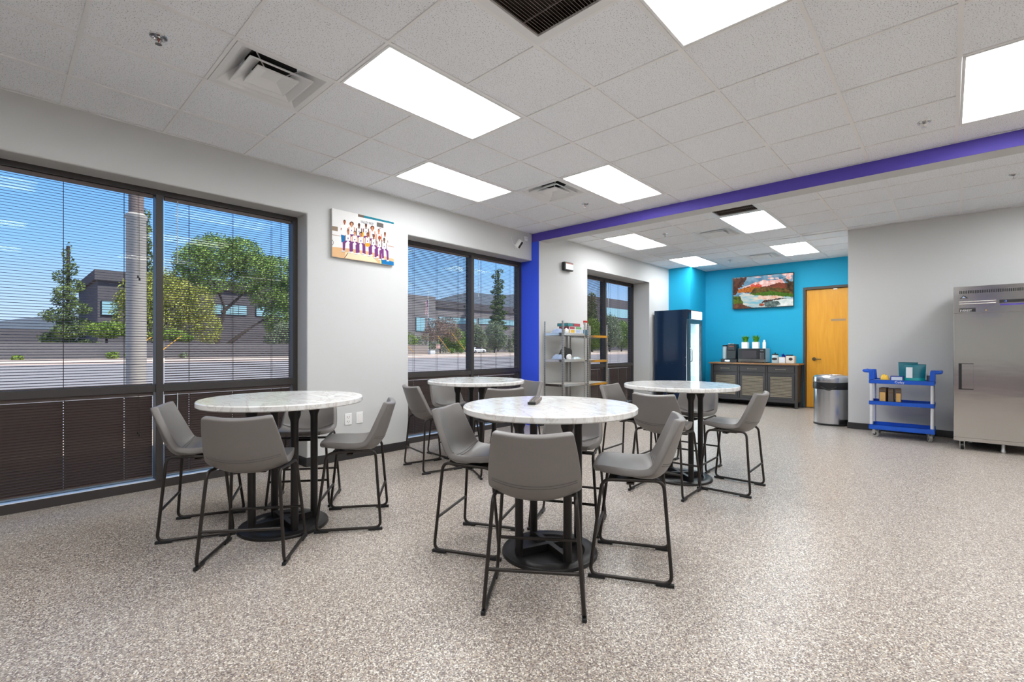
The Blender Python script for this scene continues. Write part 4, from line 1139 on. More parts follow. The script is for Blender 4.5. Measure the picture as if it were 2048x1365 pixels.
t = thing('tissue_bow', 'crumpled blue tissue bow on the small carton on the sideboard', 'tissue', (10.86, 2.475, ST + .126))
rnd = random.Random(12); q = MB()
for k in range(22):
    a = rnd.uniform(0, 2 * PI); e = rnd.uniform(.1, 1.3); L = rnd.uniform(.05, .085)
    dirv = Vector((math.cos(a) * math.cos(e), math.sin(a) * math.cos(e), math.sin(e))); sd = dirv.orthogonal().normalized() * .018
    q.add([(0, 0, .002), dirv * L * .6 + sd, dirv * L, dirv * L * .6 - sd], [(0, 1, 2, 3)])
q.build('tissue', M['blue_tissue'], t)

# ------------------------------------------------------------------ steel bin
t = thing('trash_can', 'brushed steel trash can with black rim beside the wood door', 'trash can', (8.93, 1.365, 0))
rb = .240
MB().lathe([(0, .004), (rb - .008, .004), (rb - .008, .03), (rb - .004, .032), (rb - .004, .60), (rb - .012, .60)], seg=64).build('body', M['steel_v'], t, smooth=True)
MB().lathe([(0, 0), (rb, 0), (rb, .022), (rb - .006, .028), (0, .028)], seg=64).build('base_ring', M['plastic_black'], t, smooth=True)
MB().lathe([(rb - .014, .555), (rb + .004, .56), (rb + .008, .60), (rb + .004, .665), (rb - .02, .668)], seg=64).build('bag_band', M['plastic_black'], t, smooth=True)
MB().lathe([(rb + .002, .668), (rb + .006, .70), (rb, .745), (rb - .03, .772), (rb - .085, .780), (rb - .09, .772), (rb - .09, .70)], seg=64).build('lid_ring', M['steel_v'], t, smooth=True)
MB().lathe([(0, .69), (rb - .09, .70)], seg=48).build('dark_opening', M['void'], t)
q = MB(); q.tube(rpath([(-rb - .005, .10, .60), (-rb - .012, .0, .545), (-rb + .02, -.10, .60)], .05), .012, 8); q.build('bag_knot', M['plastic_black'], t, smooth=True)

# ------------------------------------------------------------------ utility cart
KX0, KX1, KY0, KY1 = 8.02, 8.43, 0.127, 0.796
t = thing('utility_cart', 'blue three shelf utility cart on casters against the right wall', 'cart', (KX0, KY0, 0))
o = Vector(t.location)
for (za, zb, nm) in ((.105, .168, 'bottom_shelf'), (.438, .490, 'middle_shelf'), (.725, .778, 'top_shelf')):
    q = MB(o); e = .012
    q.box(KX0, KX1, KY0, KY1, za, za + .014)
    q.box(KX0, KX1, KY0, KY0 + e, za + .014, zb); q.box(KX0, KX1, KY1 - e, KY1, za + .014, zb); q.box(KX0, KX0 + e, KY0 + e, KY1 - e, za + .014, zb); q.box(KX1 - e, KX1, KY0 + e, KY1 - e, za + .014, zb)
    q.build(nm, M['cart_blue'], t, bevel=0.004)
for (x, y) in ((KX0 + .03, KY0 + .025), (KX0 + .03, KY1 - .025), (KX1 - .03, KY0 + .025), (KX1 - .03, KY1 - .025)):
    q = MB(o)
    for (za, zb) in ((.1685, .4378), (.4905, .7248)): q.tube([(x, y, za), (x, y, zb)], .019, 14)
    q.build('upright', M['cart_grey'], t, smooth=True)
for (y, s) in ((KY0, -1), (KY1, 1)):
    q = MB(o)
    for x in (KX0 + .03, KX1 - .03):
        q.prism([(x - .022, y - s * .055, .779), (x - .022, y + s * .001, .779), (x - .022, y + s * .001, .905), (x - .022, y - s * .045, .905)], (.044, 0, 0))
        q.tube(rpath([(x, y - s * .02, .885), (x, y + s * .045, .888), (x, y + s * .06, .895)], .02), .019, 12)
    q.tube([(KX0 + .03, y + s * .058, .894), (KX1 - .03, y + s * .058, .894)], .018, 14)
    q.build('handle', M['cart_blue'], t, smooth=True)
for (x, y, a) in ((KX0 + .05, KY0 + .05, 20), (KX0 + .05, KY1 - .06, 80), (KX1 - .05, KY0 + .05, 60), (KX1 - .05, KY1 - .06, 40)):
    mt = Matrix.Rotation(R(a), 3, 'Z'); c = Vector((x, y, .046))
    q = MB(o)
    q.tube([c - mt @ Vector((0, .013, 0)), c + mt @ Vector((0, .013, 0))], .046, 24)
    wh = q.build('caster', M['tyre_grey'], t, smooth=True)
    q = MB(o); q.tube([c - mt @ Vector((0, .0145, 0)), c + mt @ Vector((0, .0145, 0))], .022, 16); q.build('hub', M['plastic_black'], wh)
    q = MB(o)
    for s in (-1, 1): q.obox(c + mt @ Vector((.008, .018 * s, .028)), (.03, .003, .065), mt)
    q.obox(c + mt @ Vector((.008, 0, .0575)), (.045, .04, .003), mt)
    q.build('caster_fork', M['zinc'], wh)
text_mesh('Coley', .042, axes(Vector((0, -1, 0)), Vector((0, 0, 1)), Vector((-1, 0, 0)), Vector((KX0 - .001, .525, .738)) - o), 'logo', M['white'], t, extrude=0.0008)
# goods on the cart
def pouch(x, y, wd, h, label, tone, rz=0.0):
    t = thing('snack_pouch', label, 'food pouch', (x, y, .7395), rz, 'teal stand up pouches on the cart')
    n = 10; q = MB(); front = []; back_ = []
    for i in range(n + 1):
        v = i / n; z = h * v; th = .045 * (1 - v) ** .6 + .004; ww = wd / 2 * (0.92 + 0.10 * v)
        for k in range(7):
            s = k / 6 * 2 - 1; b_ = th * (1 - abs(s) ** 3)
            front.append(Vector((-b_ - .001, s * ww, z))); back_.append(Vector((b_ + .001, s * ww, z + (0.006 if i == n else 0))))
    fs = [(i * 7 + k, i * 7 + k + 1, (i + 1) * 7 + k + 1, (i + 1) * 7 + k) for i in range(n) for k in range(6)]
    mi = [1 if f[0] // 7 < 3 and tone else 0 for f in fs]
    b0 = len(q.v); q.add(front, fs); q.m[-len(fs):] = mi
    q.add(back_, [tuple(reversed(f)) for f in fs]); q.m[-len(fs):] = mi
    q.build('pouch_film', [M['teal'], M['aqua']], t, smooth=True)
    q = MB(); z0, z1 = h * .30, h * .86
    q.add([(-.052, wd * .10 + .0, z0), (-.052, wd * .40, z0), (-.027, wd * .40, z1), (-.027, wd * .10, z1)], [(0, 1, 2, 3)])
    if tone: q.build('printed_panel', M['pouch_white'], t)
    return t
pouch(8.13, .325, .22, .245, 'teal pouch with white label panel standing on the cart', True)
pouch(8.275, .40, .20, .265, 'darker teal pouch standing behind the labelled pouch on the cart', False, R(8))
pack('bread_pack', 'yellow wrapped pack on the top shelf of the cart', 'food pack', (8.14, .636, .7395), (.10, .11, .095), M['yellow'], 21, M['white'])
simple_box('cracker_box', 'flat navy and white carton on the top shelf of the cart', 'box', 8.10, 8.21, .44, .575, .7395, .828, M['box_navy'], (M['pouch_white'], M['paper_blue']))
q = thing('tumbler', 'small dark jar at the right end of the cart top', 'jar', (8.16, .177, .7395))
MB().lathe([(0, 0), (.03, 0), (.034, .105), (.030, .108)], seg=20).build('jar_glass', mat('jar_dark', S(96, 92, 86), 0.2, vary=0.3, vscale=60), q, smooth=True)
MB().lathe([(.036, .109), (.036, .128), (0, .130)], seg=20).build('lid', M['cart_grey'], q, smooth=True)
t = thing('plastic_tray', 'shallow white tray at the left end of the cart top', 'tray', (8.16, .72, .7395))
q = MB(); q.box(-.07, .07, -.045, .045, 0, .006); q.box(-.07, -.064, -.045, .045, .006, .03); q.box(.064, .07, -.045, .045, .006, .03); q.box(-.064, .064, -.045, -.039, .006, .03); q.box(-.064, .064, .039, .045, .006, .03)
q.build('tray_body', M['white'], t, bevel=0.002)
for k, (y0, y1, h, lab) in enumerate([(.605, .685, .215, 'leftmost brown book box on the cart middle shelf'), (.535, .598, .205, 'middle brown book box on the cart middle shelf'), (.462, .528, .208, 'rightmost brown book box on the cart middle shelf')]):
    z0 = .4525
    c = (8.14, (y0 + y1) / 2, z0); t = thing('book_box', lab, 'box', c, R((-6, 0, 5)[k]), 'brown book shaped boxes on the cart')
    o = Vector(c)
    MB(o).box(8.055, 8.225, y0 + .003, y1 - .003, z0, z0 + h).build('carton', M['box_brown'], t, bevel=0.002)
    q = MB(o); q.box(8.0535, 8.0545, y0 + .010, y1 - .010, z0 + h * .18, z0 + h * .72, 0 if k != 1 else 1); q.box(8.0535, 8.0545, y0 + .010, y1 - .010, z0 + h * .78, z0 + h * .90, 1)
    q.box(8.08, 8.2, y1 - .0028, y1 - .0022, z0 + .01, z0 + h - .01, 2)
    q.build('printed_label', [M['box_tan'], M['game_brown'], M['pouch_white']], t)

# ------------------------------------------------------------------ steel refrigerator
RX0, RX1, RY1, RY0 = 7.72, 8.55, -0.043, -0.79
t = thing('steel_refrigerator', 'tall stainless steel refrigerator on casters at the right edge', 'refrigerator', (RX0, RY0, 0))
o = Vector(t.location)
MB(o).box(RX0 + .02, RX1, RY0, RY1, .105, 1.927).build('cabinet', M['steel'], t, bevel=0.004)
hd = MB(o).box(RX0, RX0 + .0195, RY0, RY1, 1.612, 1.927).build('header_panel', M['steel'], t, bevel=0.003)
q = MB(o)
for k in range(46):
    y = RY1 - .052 - k * .0145
    if y > RY0 + .03: q.box(RX0 - .001, RX0 + .001, y - .007, y, 1.843, 1.878)
q.build('vent_slots', M['void'], hd)
q = MB(o)
for z in (1.748, 1.722): q.tube([(RX0 + .001, RY1 - .05, z), (RX0 + .001, RY1 - .355, z)], .008, 10)
q.build('raised_ribs', M['steel'], hd, smooth=True)
def yz(y, z, d=0.0012): return (RX0 - d, y, z)
q = MB(o)
q.prism([yz(-.098, 1.787), yz(-.128, 1.823), yz(-.140, 1.812), yz(-.146, 1.815), yz(-.167, 1.787)], (.001, 0, 0), 0)
q.prism([yz(-.112, 1.791, .002), yz(-.128, 1.812, .002), yz(-.138, 1.803, .002), yz(-.150, 1.791, .002)], (.001, 0, 0), 1)
q.build('mountain_emblem', [M['plastic_black'], M['paper_blue']], hd)
MB(o).box(RX0 - .0012, RX0 - .0002, -.232, -.094, 1.6645, 1.672).build('name_bar', M['plastic_black'], hd)
q = MB(o); q.box(RX0 - .0012, RX0 - .0002, -.232, -.094, 1.628, 1.661); q.build('name_badge', M['plastic_black'], hd)
text_mesh('EVEREST', .034, axes(Vector((0, -1, 0)), Vector((0, 0, 1)), Vector((-1, 0, 0)), Vector((RX0 - .0016, -.098, 1.632)) - o), 'name_lettering', M['white'], hd, extrude=0.0006, sx=0.80)
MB(o).box(RX0 - .002, RX0, -.70, -.425, 1.718, 1.752).build('display', M['plastic_black'], hd)
text_mesh('-2', .026, axes(Vector((0, -1, 0)), Vector((0, 0, 1)), Vector((-1, 0, 0)), Vector((RX0 - .003, -.462, 1.726)) - o), 'display_digits', M['display_blue'], hd)
MB(o).box(RX0 - .0015, RX0, -.69, -.43, 1.688, 1.706).build('key_strip', M['display_bar'], hd)
MB(o).tube([(RX0 - .003, -.318, 1.640), (RX0 + .001, -.318, 1.640)], .008, 14).build('lock', mat('brass_lock', S(190, 160, 90), 0.3, metal=1.0), hd)
dq = MB(o)
ya, yb, z0, z1 = -.086, -.214, .716, 1.018
dq.box(RX0 - .012, RX0 + .0195, RY0 + .015, yb, .15, 1.600); dq.box(RX0 - .012, RX0 + .0195, ya, RY1 - .020, .15, 1.600)
dq.box(RX0 - .012, RX0 + .0195, yb, ya, z1, 1.600); dq.box(RX0 - .012, RX0 + .0195, yb, ya, .15, z0)
door = dq.build('door', M['steel'], t)
hb = MB(o); hb.box(RX0 + .012, RX0 + .019, yb, ya, z0, z1, 0); hb.box(RX0 - .0125, RX0 + .012, ya - .028, ya - .001, z0 + .001, z1 - .001, 1)
hb.box(RX0 - .0125, RX0 - .011, yb, ya, z1 - .004, z1 + .003, 1); hb.box(RX0 - .0125, RX0 - .011, yb, ya, z0 - .003, z0 + .004, 1)
hb.build('recessed_handle', [M['steel'], M['plastic_black']], door)
MB(o).box(RX0 - .002, RX0 + .0195, RY0, RY1, .106, .146).build('toe_panel', M['steel'], t)
for (x, y, wheel) in ((RX0 + .06, RY1 - .075, True), (RX0 + .08, -.46, False), (RX0 + .06, RY0 + .06, True), (RX1 - .08, RY1 - .12, True), (RX1 - .08, RY0 + .08, True), (RX1 - .2, -.20, False)):
    if wheel:
        c = Vector((x, y, .042)); q = MB(o); q.tube([c - Vector((0, .014, 0)), c + Vector((0, .014, 0))], .042, 22)
        wh = q.build('caster', M['plastic_black'], t, smooth=True)
        q = MB(o)
        for s in (-1, 1): q.box(x - .018, x + .018, y + s * .019 - .002, y + s * .019 + .002, .03, .10)
        q.box(x - .03, x + .03, y - .03, y + .03, .0995, .1045); q.build('caster_fork', M['chrome'], wh)
    else:
        MB(o).lathe([(0, 0), (.020, 0), (.022, .02), (.016, .03), (.016, .1045), (0, .1045)], (x, y, 0), 16).build('levelling_foot', M['zinc'], t, smooth=True)

# ------------------------------------------------------------------ outside
M['asphalt'] = mat('asphalt', S(152, 146, 146), 0.9, spec=0.0, vary=0.08, vscale=0.6)
M['sidewalk'] = mat('concrete_walk', S(214, 190, 176), 0.9, spec=0.0, vary=0.06, vscale=0.8)
M['gravel'] = mat('gravel_yard', S(186, 168, 150), 0.95, spec=0.0, vary=0.15, vscale=3)
M['block'] = mat('block_wall', S(112, 108, 108), 0.9, spec=0.0, vary=0.10, vscale=1.2)
M['stucco'] = mat('grey_stucco', S(134, 128, 128), 0.9, spec=0.0, vary=0.05, vscale=0.5)
M['stucco_dk'] = mat('dark_stucco', S(98, 94, 97), 0.9, spec=0.0, vary=0.05, vscale=0.5)
M['hill'] = mat('desert_hill', S(94, 100, 108), 1.0, spec=0.0, vary=0.2, vscale=0.03)
M['bwin'] = mat('facade_glass', S(150, 190, 200), 0.15)
M['bark'] = mat('tree_bark', S(64, 54, 46), 0.9)
M['pole_grey'] = mat('pole_grey', S(176, 166, 156), 0.6)
M['pole_brown'] = mat('pole_brown', S(126, 108, 100), 0.6)
M['guard'] = mat('yellow_guard', S(214, 160, 60), 0.6)
M['f_dark'] = foliage_mat('leaf_dark', S(70, 86, 50), S(126, 140, 80), 0.7)
M['f_mid'] = foliage_mat('leaf_mid', S(84, 112, 54), S(158, 182, 96), 0.6)
M['f_yel'] = foliage_mat('leaf_yellow', S(124, 134, 56), S(190, 188, 100), 0.7)
M['f_lime'] = foliage_mat('leaf_lime', S(96, 124, 44), S(150, 168, 80), 0.7)
M['f_pink'] = foliage_mat('leaf_pink', S(128, 108, 92), S(176, 150, 136), 0.9)
M['f_sage'] = foliage_mat('leaf_sage', S(104, 116, 88), S(160, 170, 134), 0.8)
ZG = -0.10
struct(MB().box(-120, 420, 5.46, 52, ZG - .3, ZG).build('road', M['asphalt']))
struct(MB().box(-6, 16, 5.46, 9.2, ZG, ZG + .02).build('forecourt', M['gravel']))
struct(MB().box(-120, 420, 52, 68, ZG - .3, ZG + .14).build('sidewalk', M['sidewalk']))
struct(MB().box(-200, 900, 68, 420, ZG - .3, ZG + .10).build('ground', M['gravel']))
q = MB(); n = 60
xs = [-200 + 1500 * k / n for k in range(n + 1)]
def hz(x): return 22 + 70 / (1 + math.exp(-(x - 330) / 80.0)) + 6 * math.sin(x * .013) + 3 * math.sin(x * .041)
for k in range(n):
    a, b2 = xs[k], xs[k + 1]
    q.add([(a, 430, -1), (b2, 430, -1), (b2, 560, hz(b2)), (a, 560, hz(a))], [(0, 1, 2, 3)])
    q.add([(a, 560, hz(a)), (b2, 560, hz(b2)), (b2, 700, -1), (a, 700, -1)], [(0, 1, 2, 3)])
struct(q.build('hills', M['hill'], smooth=True))
tag(MB().box(-30, 44, 68.6, 69, ZG, 1.80).build('block_wall', M['block']), 'long grey block wall across the street seen through the left window', 'wall')

def crown(name, parent, blobs, n, leaf, m, seed):
    rnd = random.Random(seed); q = MB(parent.location)
    tot = sum(b[3] * b[4] * b[5] for b in blobs) or 1
    for (bx, by, bz, rx, ry, rz_) in blobs:
        cnt = max(20, int(n * rx * ry * rz_ / tot))
        for k in range(cnt):
            d = Vector((rnd.gauss(0, 1), rnd.gauss(0, 1), rnd.gauss(0, 1))).normalized()
            r = rnd.uniform(.35, 1.0) ** .5 * rnd.uniform(.85, 1.08)
            c = Vector((bx + d.x * rx * r, by + d.y * ry * r, bz + d.z * rz_ * r))
            u = Vector((rnd.gauss(0, 1), rnd.gauss(0, 1), rnd.gauss(0, 1))).normalized(); v = u.orthogonal().normalized(); w_ = u.cross(v)
            s = leaf * rnd.uniform(.6, 1.3)
            q.add([c - v * s, c + w_ * s * .5, c + v * s, c - w_ * s * .5], [(0, 1, 2, 3)])
    return q.build(name, m, parent)
def tree(name, label, cat, base_, limbs, blobs, n, leaf, m, seed, group=None):
    t = thing(name, label, cat, base_, 0, group)
    q = MB(base_)
    for (pts, r0, r1) in limbs:
        k = len(pts); q.tube(rpath(pts, 1.0, 3) if k > 2 else pts, r0 if k <= 2 else [r0 + (r1 - r0) * i / (len(rpath(pts, 1.0, 3)) - 1) for i in range(len(rpath(pts, 1.0, 3)))], 8)
    q.build('trunk', M['bark'], t, smooth=True)
    crown('crown', t, blobs, n, leaf, m, seed)
    return t
def shrub(label, c, r, m, seed, n=260, leaf=.12, name='shrub', group=None):
    t = thing(name, label, 'shrub', (c[0], c[1], ZG + .1), 0, group)
    MB(t.location).tube([(c[0], c[1], ZG + .1), (c[0], c[1], c[2])], .06, 6).build('stem', M['bark'], t)
    crown('foliage', t, [(c[0], c[1], c[2], r[0], r[1], r[2])], n, leaf, m, seed)
    return t
tree('conifer_tree', 'dark narrow tree directly right of the concrete pole', 'tree', (13.9, 82, 0), [([(13.9, 82, 0), (13.9, 82, 18.6)], .2, .05)], [(13.9, 82, 5 + k * 1.8, 1.5 * (1 - k / 9.5) + .2, 1.2, 1.3) for k in range(9)], 3000, .2, M['f_dark'], 70, 'trees across the street')
tag_hedge = tag(crown('hedge', thing('tmp', 'x', 'x', (96, 99, 0)), [(74 + k * 3.4, 99, 2.6 + .7 * math.sin(k * 1.7), 2.6, 1.5, 2.6) for k in range(16)], 16000, .2, M['f_sage'], 71), 'dense hedge row behind the parked white car', 'hedge')
_t = tag_hedge.parent; tag_hedge.parent = None; tag_hedge.location = _t.location; bpy.data.objects.remove(_t)
# left window: cypress-like conifer, palo verdes, mesquite
bl = []
for k in range(14):
    f = k / 13.0; rr = 2.3 * (1 - f) ** .75 + .25
    a = k * 2.4; bl.append((5.4 + .45 * rr * math.cos(a), 74 + .4 * rr * math.sin(a), 1.4 + 11.4 * f, rr * .75, rr * .7, .85))
tree('conifer_tree', 'tall thin conifer across the street left of the concrete pole', 'tree', (5.4, 74, 0), [([(5.4, 74, 0), (5.4, 74, 12.9)], .16, .05)], bl, 9000, .14, M['f_dark'], 1, 'trees across the street')
tree('palo_verde_tree', 'yellow green palo verde tree directly behind the concrete pole', 'tree', (13.6, 74.9, 0), [([(13.6, 74.9, 0), (13.4, 74.9, 2.5), (12.4, 74.9, 6)], .2, .08), ([(13.6, 74.9, 1), (14.6, 74.9, 4), (15.8, 74.9, 7)], .16, .06)],
     [(12.4, 74.9, 7.6, 2.6, 2.4, 3.4), (14.4, 74.9, 8.6, 2.2, 2.2, 3.2), (16.0, 74.9, 7.2, 2.6, 2.4, 3.6), (17.2, 74.9, 4.6, 1.8, 2, 2.8), (10.6, 74.9, 5.6, 1.5, 1.6, 3.0), (13.8, 74.9, 4.2, 3.0, 2.2, 2.4), (18.4, 74.9, 7.0, 2.2, 2, 3.0), (19.6, 74.9, 4.0, 1.8, 2, 2.4)], 20000, .15, M['f_yel'], 2, 'trees across the street')
tree('lime_canopy_tree', 'low lime green spreading tree left of the concrete pole', 'tree', (8.4, 71, 0), [([(8.4, 71, 0), (8.4, 71, 2.4)], .12, .1)], [(8.4, 70.9, 3.3, 2.1, 1.3, 1.0), (9.6, 70.9, 3.4, 1.3, 1.2, .8), (10.6, 70.5, 2.9, 1.0, 1.0, .6)], 5000, .13, M['f_lime'], 3, 'trees across the street')
tree('lime_canopy_tree', 'low lime green spreading tree at the left of the leafy tree pane', 'tree', (14.6, 70.5, 0), [([(14.6, 70.5, 0), (14.6, 70.5, 2.0)], .12, .1)], [(14.2, 70.5, 2.9, 1.9, 1.2, .7), (15.5, 70.5, 2.5, 1.4, 1.1, .5)], 3500, .13, M['f_lime'], 13, 'trees across the street')
tree('mesquite_tree', 'broad dark green tree filling the right pane of the left window', 'tree', (21.8, 78, 0),
     [([(21.8, 78, 0), (21.4, 78, 3.0), (22.6, 78, 7.0), (21.0, 78, 11)], .42, .14), ([(22.1, 78, 6.4), (24.2, 78, 8.6), (26, 78, 10.6)], .25, .1), ([(21.8, 78, .8), (25.0, 78, 3.6), (29.2, 78, 6.6)], .34, .12)],
     [(21.5, 78, 14.6, 4.0, 3.4, 3.2), (19.0, 78, 13.2, 3.0, 3, 2.8), (24.6, 78, 15.4, 3.2, 3, 2.6), (26.8, 78, 13.4, 3.6, 3.2, 2.6), (30.0, 78, 13.2, 3.6, 3, 2.6), (31.6, 78, 9.6, 2.6, 2.6, 3.0), (28.4, 78, 9.6, 3.0, 2.8, 2.6), (20.6, 78, 10.8, 2.6, 2.6, 2.0), (25.2, 78, 11.0, 2.6, 2.4, 1.8), (33.6, 78, 11.0, 2.2, 2.4, 3.0), (30.6, 78, 5.6, 3.0, 2.6, 3.2), (33.6, 78, 6.2, 2.4, 2.4, 3.8), (17.2, 78, 11.0, 1.4, 2, 2.0)], 42000, .17, M['f_mid'], 4, 'trees across the street')
tree('sage_tree', 'pale sage bush under the broad dark green tree', 'tree', (29.6, 72.5, 0), [([(29.6, 72.5, 0), (29.6, 72.5, 3)], .12, .1)], [(29.2, 72.5, 3.4, 2.2, 1.5, 1.8), (31.6, 72.5, 4.2, 1.7, 1.5, 2.2), (27.2, 72.5, 2.5, 1.3, 1.3, 1.1)], 6000, .14, M['f_sage'], 5, 'trees across the street')
for k, (x, z, r, lab) in enumerate([(1.27, .20, .45, 'round shrub nearest the left edge of the photo, at the block wall'), (8.5, .42, .62, 'round shrub at the block wall left of the concrete pole'), (9.95, .38, .50, 'round shrub at the block wall partly behind the concrete pole'), (15.0, .32, .5, 'spiky shrub at the block wall below the leafy tree')]):
    shrub(lab, (x, 67.3, z), (r, r, r * .75), M['f_lime'] if k < 3 else M['f_sage'], 20 + k, 420, .12, group='round shrubs along the block wall')
# concrete street pole near the building
t = thing('street_pole', 'thick grey street pole outside the left window', 'pole', (1.72, 11, ZG))
MB(t.location).lathe([(.155, 0), (.150, 3.66), (.165, 3.68), (.165, 3.74), (.125, 3.78)], (1.72, 11, ZG), 32).build('lower_shaft', M['pole_grey'], t, smooth=True)
MB(t.location).lathe([(.115, 3.76), (.105, 9.0), (0, 9.0)], (1.72, 11, ZG), 28).build('upper_shaft', M['pole_brown'], t, smooth=True)
def guard(p0, p1, label):
    t = thing('guy_wire_guard', label, 'guy wire guard', (p0[0], p0[1], ZG), 0, 'yellow guy wire guards across the street')
    MB(t.location).tube([p0, p1], .055, 10).build('guard_tube', M['guard'], t, smooth=True)
    d = Vector(p1) - Vector(p0); MB(t.location).tube([Vector(p0) - d * ((p0[2] - ZG - .08) / d.z), Vector(p0)], .015, 6).build('wire', M['zinc'], t)
guard((10.4, 66, 1.3), (11.7, 66, 2.5), 'slanted yellow guard just right of the concrete pole')
guard((12.9, 67, 1.0), (14.7, 67, 2.65), 'slanted yellow guard at the left of the leafy tree pane')
guard((54.3, 76, .4), (52.6, 76, 2.1), 'slanted yellow guard at the left end of the flagpole window')
guard((63.5, 76, .45), (60.2, 76, 3.75), 'slanted yellow guard right of the flagpole')
guard((67.6, 76, .8), (63.9, 76, 4.35), 'slanted yellow guard next to the window mullion beside the flagpole')
# buildings
def facade(name, label, x0, x1, y0, y1, z1, m, wins, band=None):
    t = thing(name, label, 'building', (x0, y0, 0))
    MB(t.location).box(x0, x1, y0, y1, 0, z1).build('walls', m, t)
    if band: MB(t.location).box(x0 - .4, x1 + .4, y0 - .5, y1, band[0], band[1]).build('parapet', M['stucco_dk'], t)
    for (a, b2, c, d) in wins:
        f = MB(t.location).box(a, b2, y0 - .16, y0 + .02, c, d).build('window_frame', M['plastic_black'], t)
        q = MB(t.location); n_ = max(1, int(round((b2 - a) / 1.6)))
        for i in range(n_):
            xa = a + .08 + i * (b2 - a - .08) / n_; q.box(xa, xa + (b2 - a - .08) / n_ - .08, y0 - .2, y0 - .15, c + .08, d - .08)
        q.build('pane', M['bwin'], f)
    return t
facade('office_building', 'grey office building behind the palo verde tree', 10.2, 42, 95, 120, 11.6, M['stucco_dk'], [(10.6, 12.6, 6.2, 8.5), (25.4, 31, 7.2, 9.0), (32.5, 38, 7.2, 9.0)], (11.6, 13.1))
facade('low_building', 'long low dark building at the left edge behind the block wall', -60, 8.0, 108, 125, 4.3, M['stucco_dk'], [(-20, -14, 1.4, 3.2)])
facade('warehouse_building', 'grey block building left of the flagpole', 78, 92.7, 118, 140, 17.3, M['stucco'], [(85.2, 88.6, 6.3, 10.6), (90.0, 92.8, 7.6, 10.6)])
facade('long_building', 'long grey building with a glass strip right of the flagpole', 93.3, 176, 120, 150, 16.4, M['stucco'], [(95.5, 112, 9.3, 11.4), (113, 138, 9.6, 11.6)], (14.2, 16.5))
facade('far_building', 'dark flat roofed building behind the far window blinds', 178, 300, 119, 119.9, 25.0, M['stucco_dk'], [(192, 232, 16.2, 20.6)])
# flag and pole
t = thing('flagpole', 'thin white flagpole across the street', 'flagpole', (72.27, 95, ZG))
MB(t.location).lathe([(.11, 0), (.07, 15.2), (0, 15.25)], (72.27, 95, ZG), 12).build('pole', M['white'], t, smooth=True)
MB(t.location).lathe([(0, 15.2), (.14, 15.34), (0, 15.48)], (72.27, 95, ZG), 10).build('finial', M['yellow'], t, smooth=True)
t = thing('flag', 'striped flag hanging on the flagpole', 'flag', (72.2, 95, 9.8))
q = MB(t.location); n = 13
def fl(u, v): return (72.05 - .85 * u + .12 * math.sin(v * 6), 94.85 - .2 * u + .12 * math.sin(u * 9 + v * 2), 13.2 - 3.4 * v - .5 * u)
for i in range(n):
    for j in range(10):
        a, b2 = i / n, (i + 1) / n; c, d = j / 10, (j + 1) / 10
        mi = 2 if (j < 5 and i < 6) else (i % 2)
        q.add([fl(a, c), fl(b2, c), fl(b2, d), fl(a, d)], [(0, 1, 2, 3)], mi)
q.build('cloth', [mat('flag_red', S(176, 60, 66), 0.8), mat('flag_white', S(225, 222, 222), 0.8), mat('flag_blue', S(50, 56, 100), 0.8)], t)
# plants and small things in the second and third window
tree('pink_tree', 'bare pinkish tree in front of the building beside the flagpole', 'tree', (70.5, 88, 0), [([(70.5, 88, 0), (70.5, 88, 3.5), (69, 88, 7)], .16, .05), ([(70.5, 88, 2), (72.5, 88, 5), (73.5, 88, 7.5)], .12, .05)],
     [(69.6, 88, 5.6, 3.4, 2.5, 2.8), (72.6, 88, 6.4, 3.0, 2.5, 2.6), (74.8, 88, 4.4, 2.2, 2, 2.0), (67.4, 88, 4.2, 2.2, 2, 1.6)], 8000, .13, M['f_pink'], 6, 'trees across the street')
tree('pine_tree', 'tall dark pine right of the mullion in the flagpole window', 'tree', (112.5, 110, 0), [([(112.5, 110, 0), (112.5, 110, 27)], .3, .1)],
     [(112.5 + .9 * math.cos(k * 2.2), 110, 8 + k * 1.7, 3.5 * (1 - k / 12.2) ** .95 + .35, 2.4, 1.0) for k in range(12)], 6500, .26, M['f_dark'], 7, 'trees across the street')
for k, (x, z, rx, rz_, mm, lab) in enumerate([(78, 3.6, 3.2, 3.0, 'f_mid', 'green tree just left of the mullion in the flagpole window'), (85.2, 4.2, 2.9, 3.6, 'f_sage', 'sage tree behind the white car'), (92.6, 4.6, 3.0, 4.0, 'f_sage', 'sage tree under the tall dark pine'), (104.4, 4.6, 3.6, 4.0, 'f_mid', 'green tree next to the blue pillar')]):
    tree('street_tree', lab, 'tree', (x, 92, 0), [([(x, 92, 0), (x, 92, z)], .2, .1)], [(x, 92, z, rx, 3, rz_), (x + .6, 91, z - 1, rx * .85, 2.6, rz_ * .7)], 8000, .18, M[mm], 30 + k, 'trees across the street')
shrub('yellow green shrub at the left end of the flagpole window', (57.0, 82, 2.6), (2.6, 2, 2.0), M['f_lime'], 40, 900, .2)
shrub('round low shrub under the yellow guards, left one', (67.3, 80, .75), (.75, .7, .6), M['f_mid'], 41, 300, .14, group='low round shrubs by the guards')
shrub('round low shrub under the yellow guards, right one', (70.0, 80, .72), (.72, .7, .55), M['f_mid'], 42, 300, .14, group='low round shrubs by the guards')
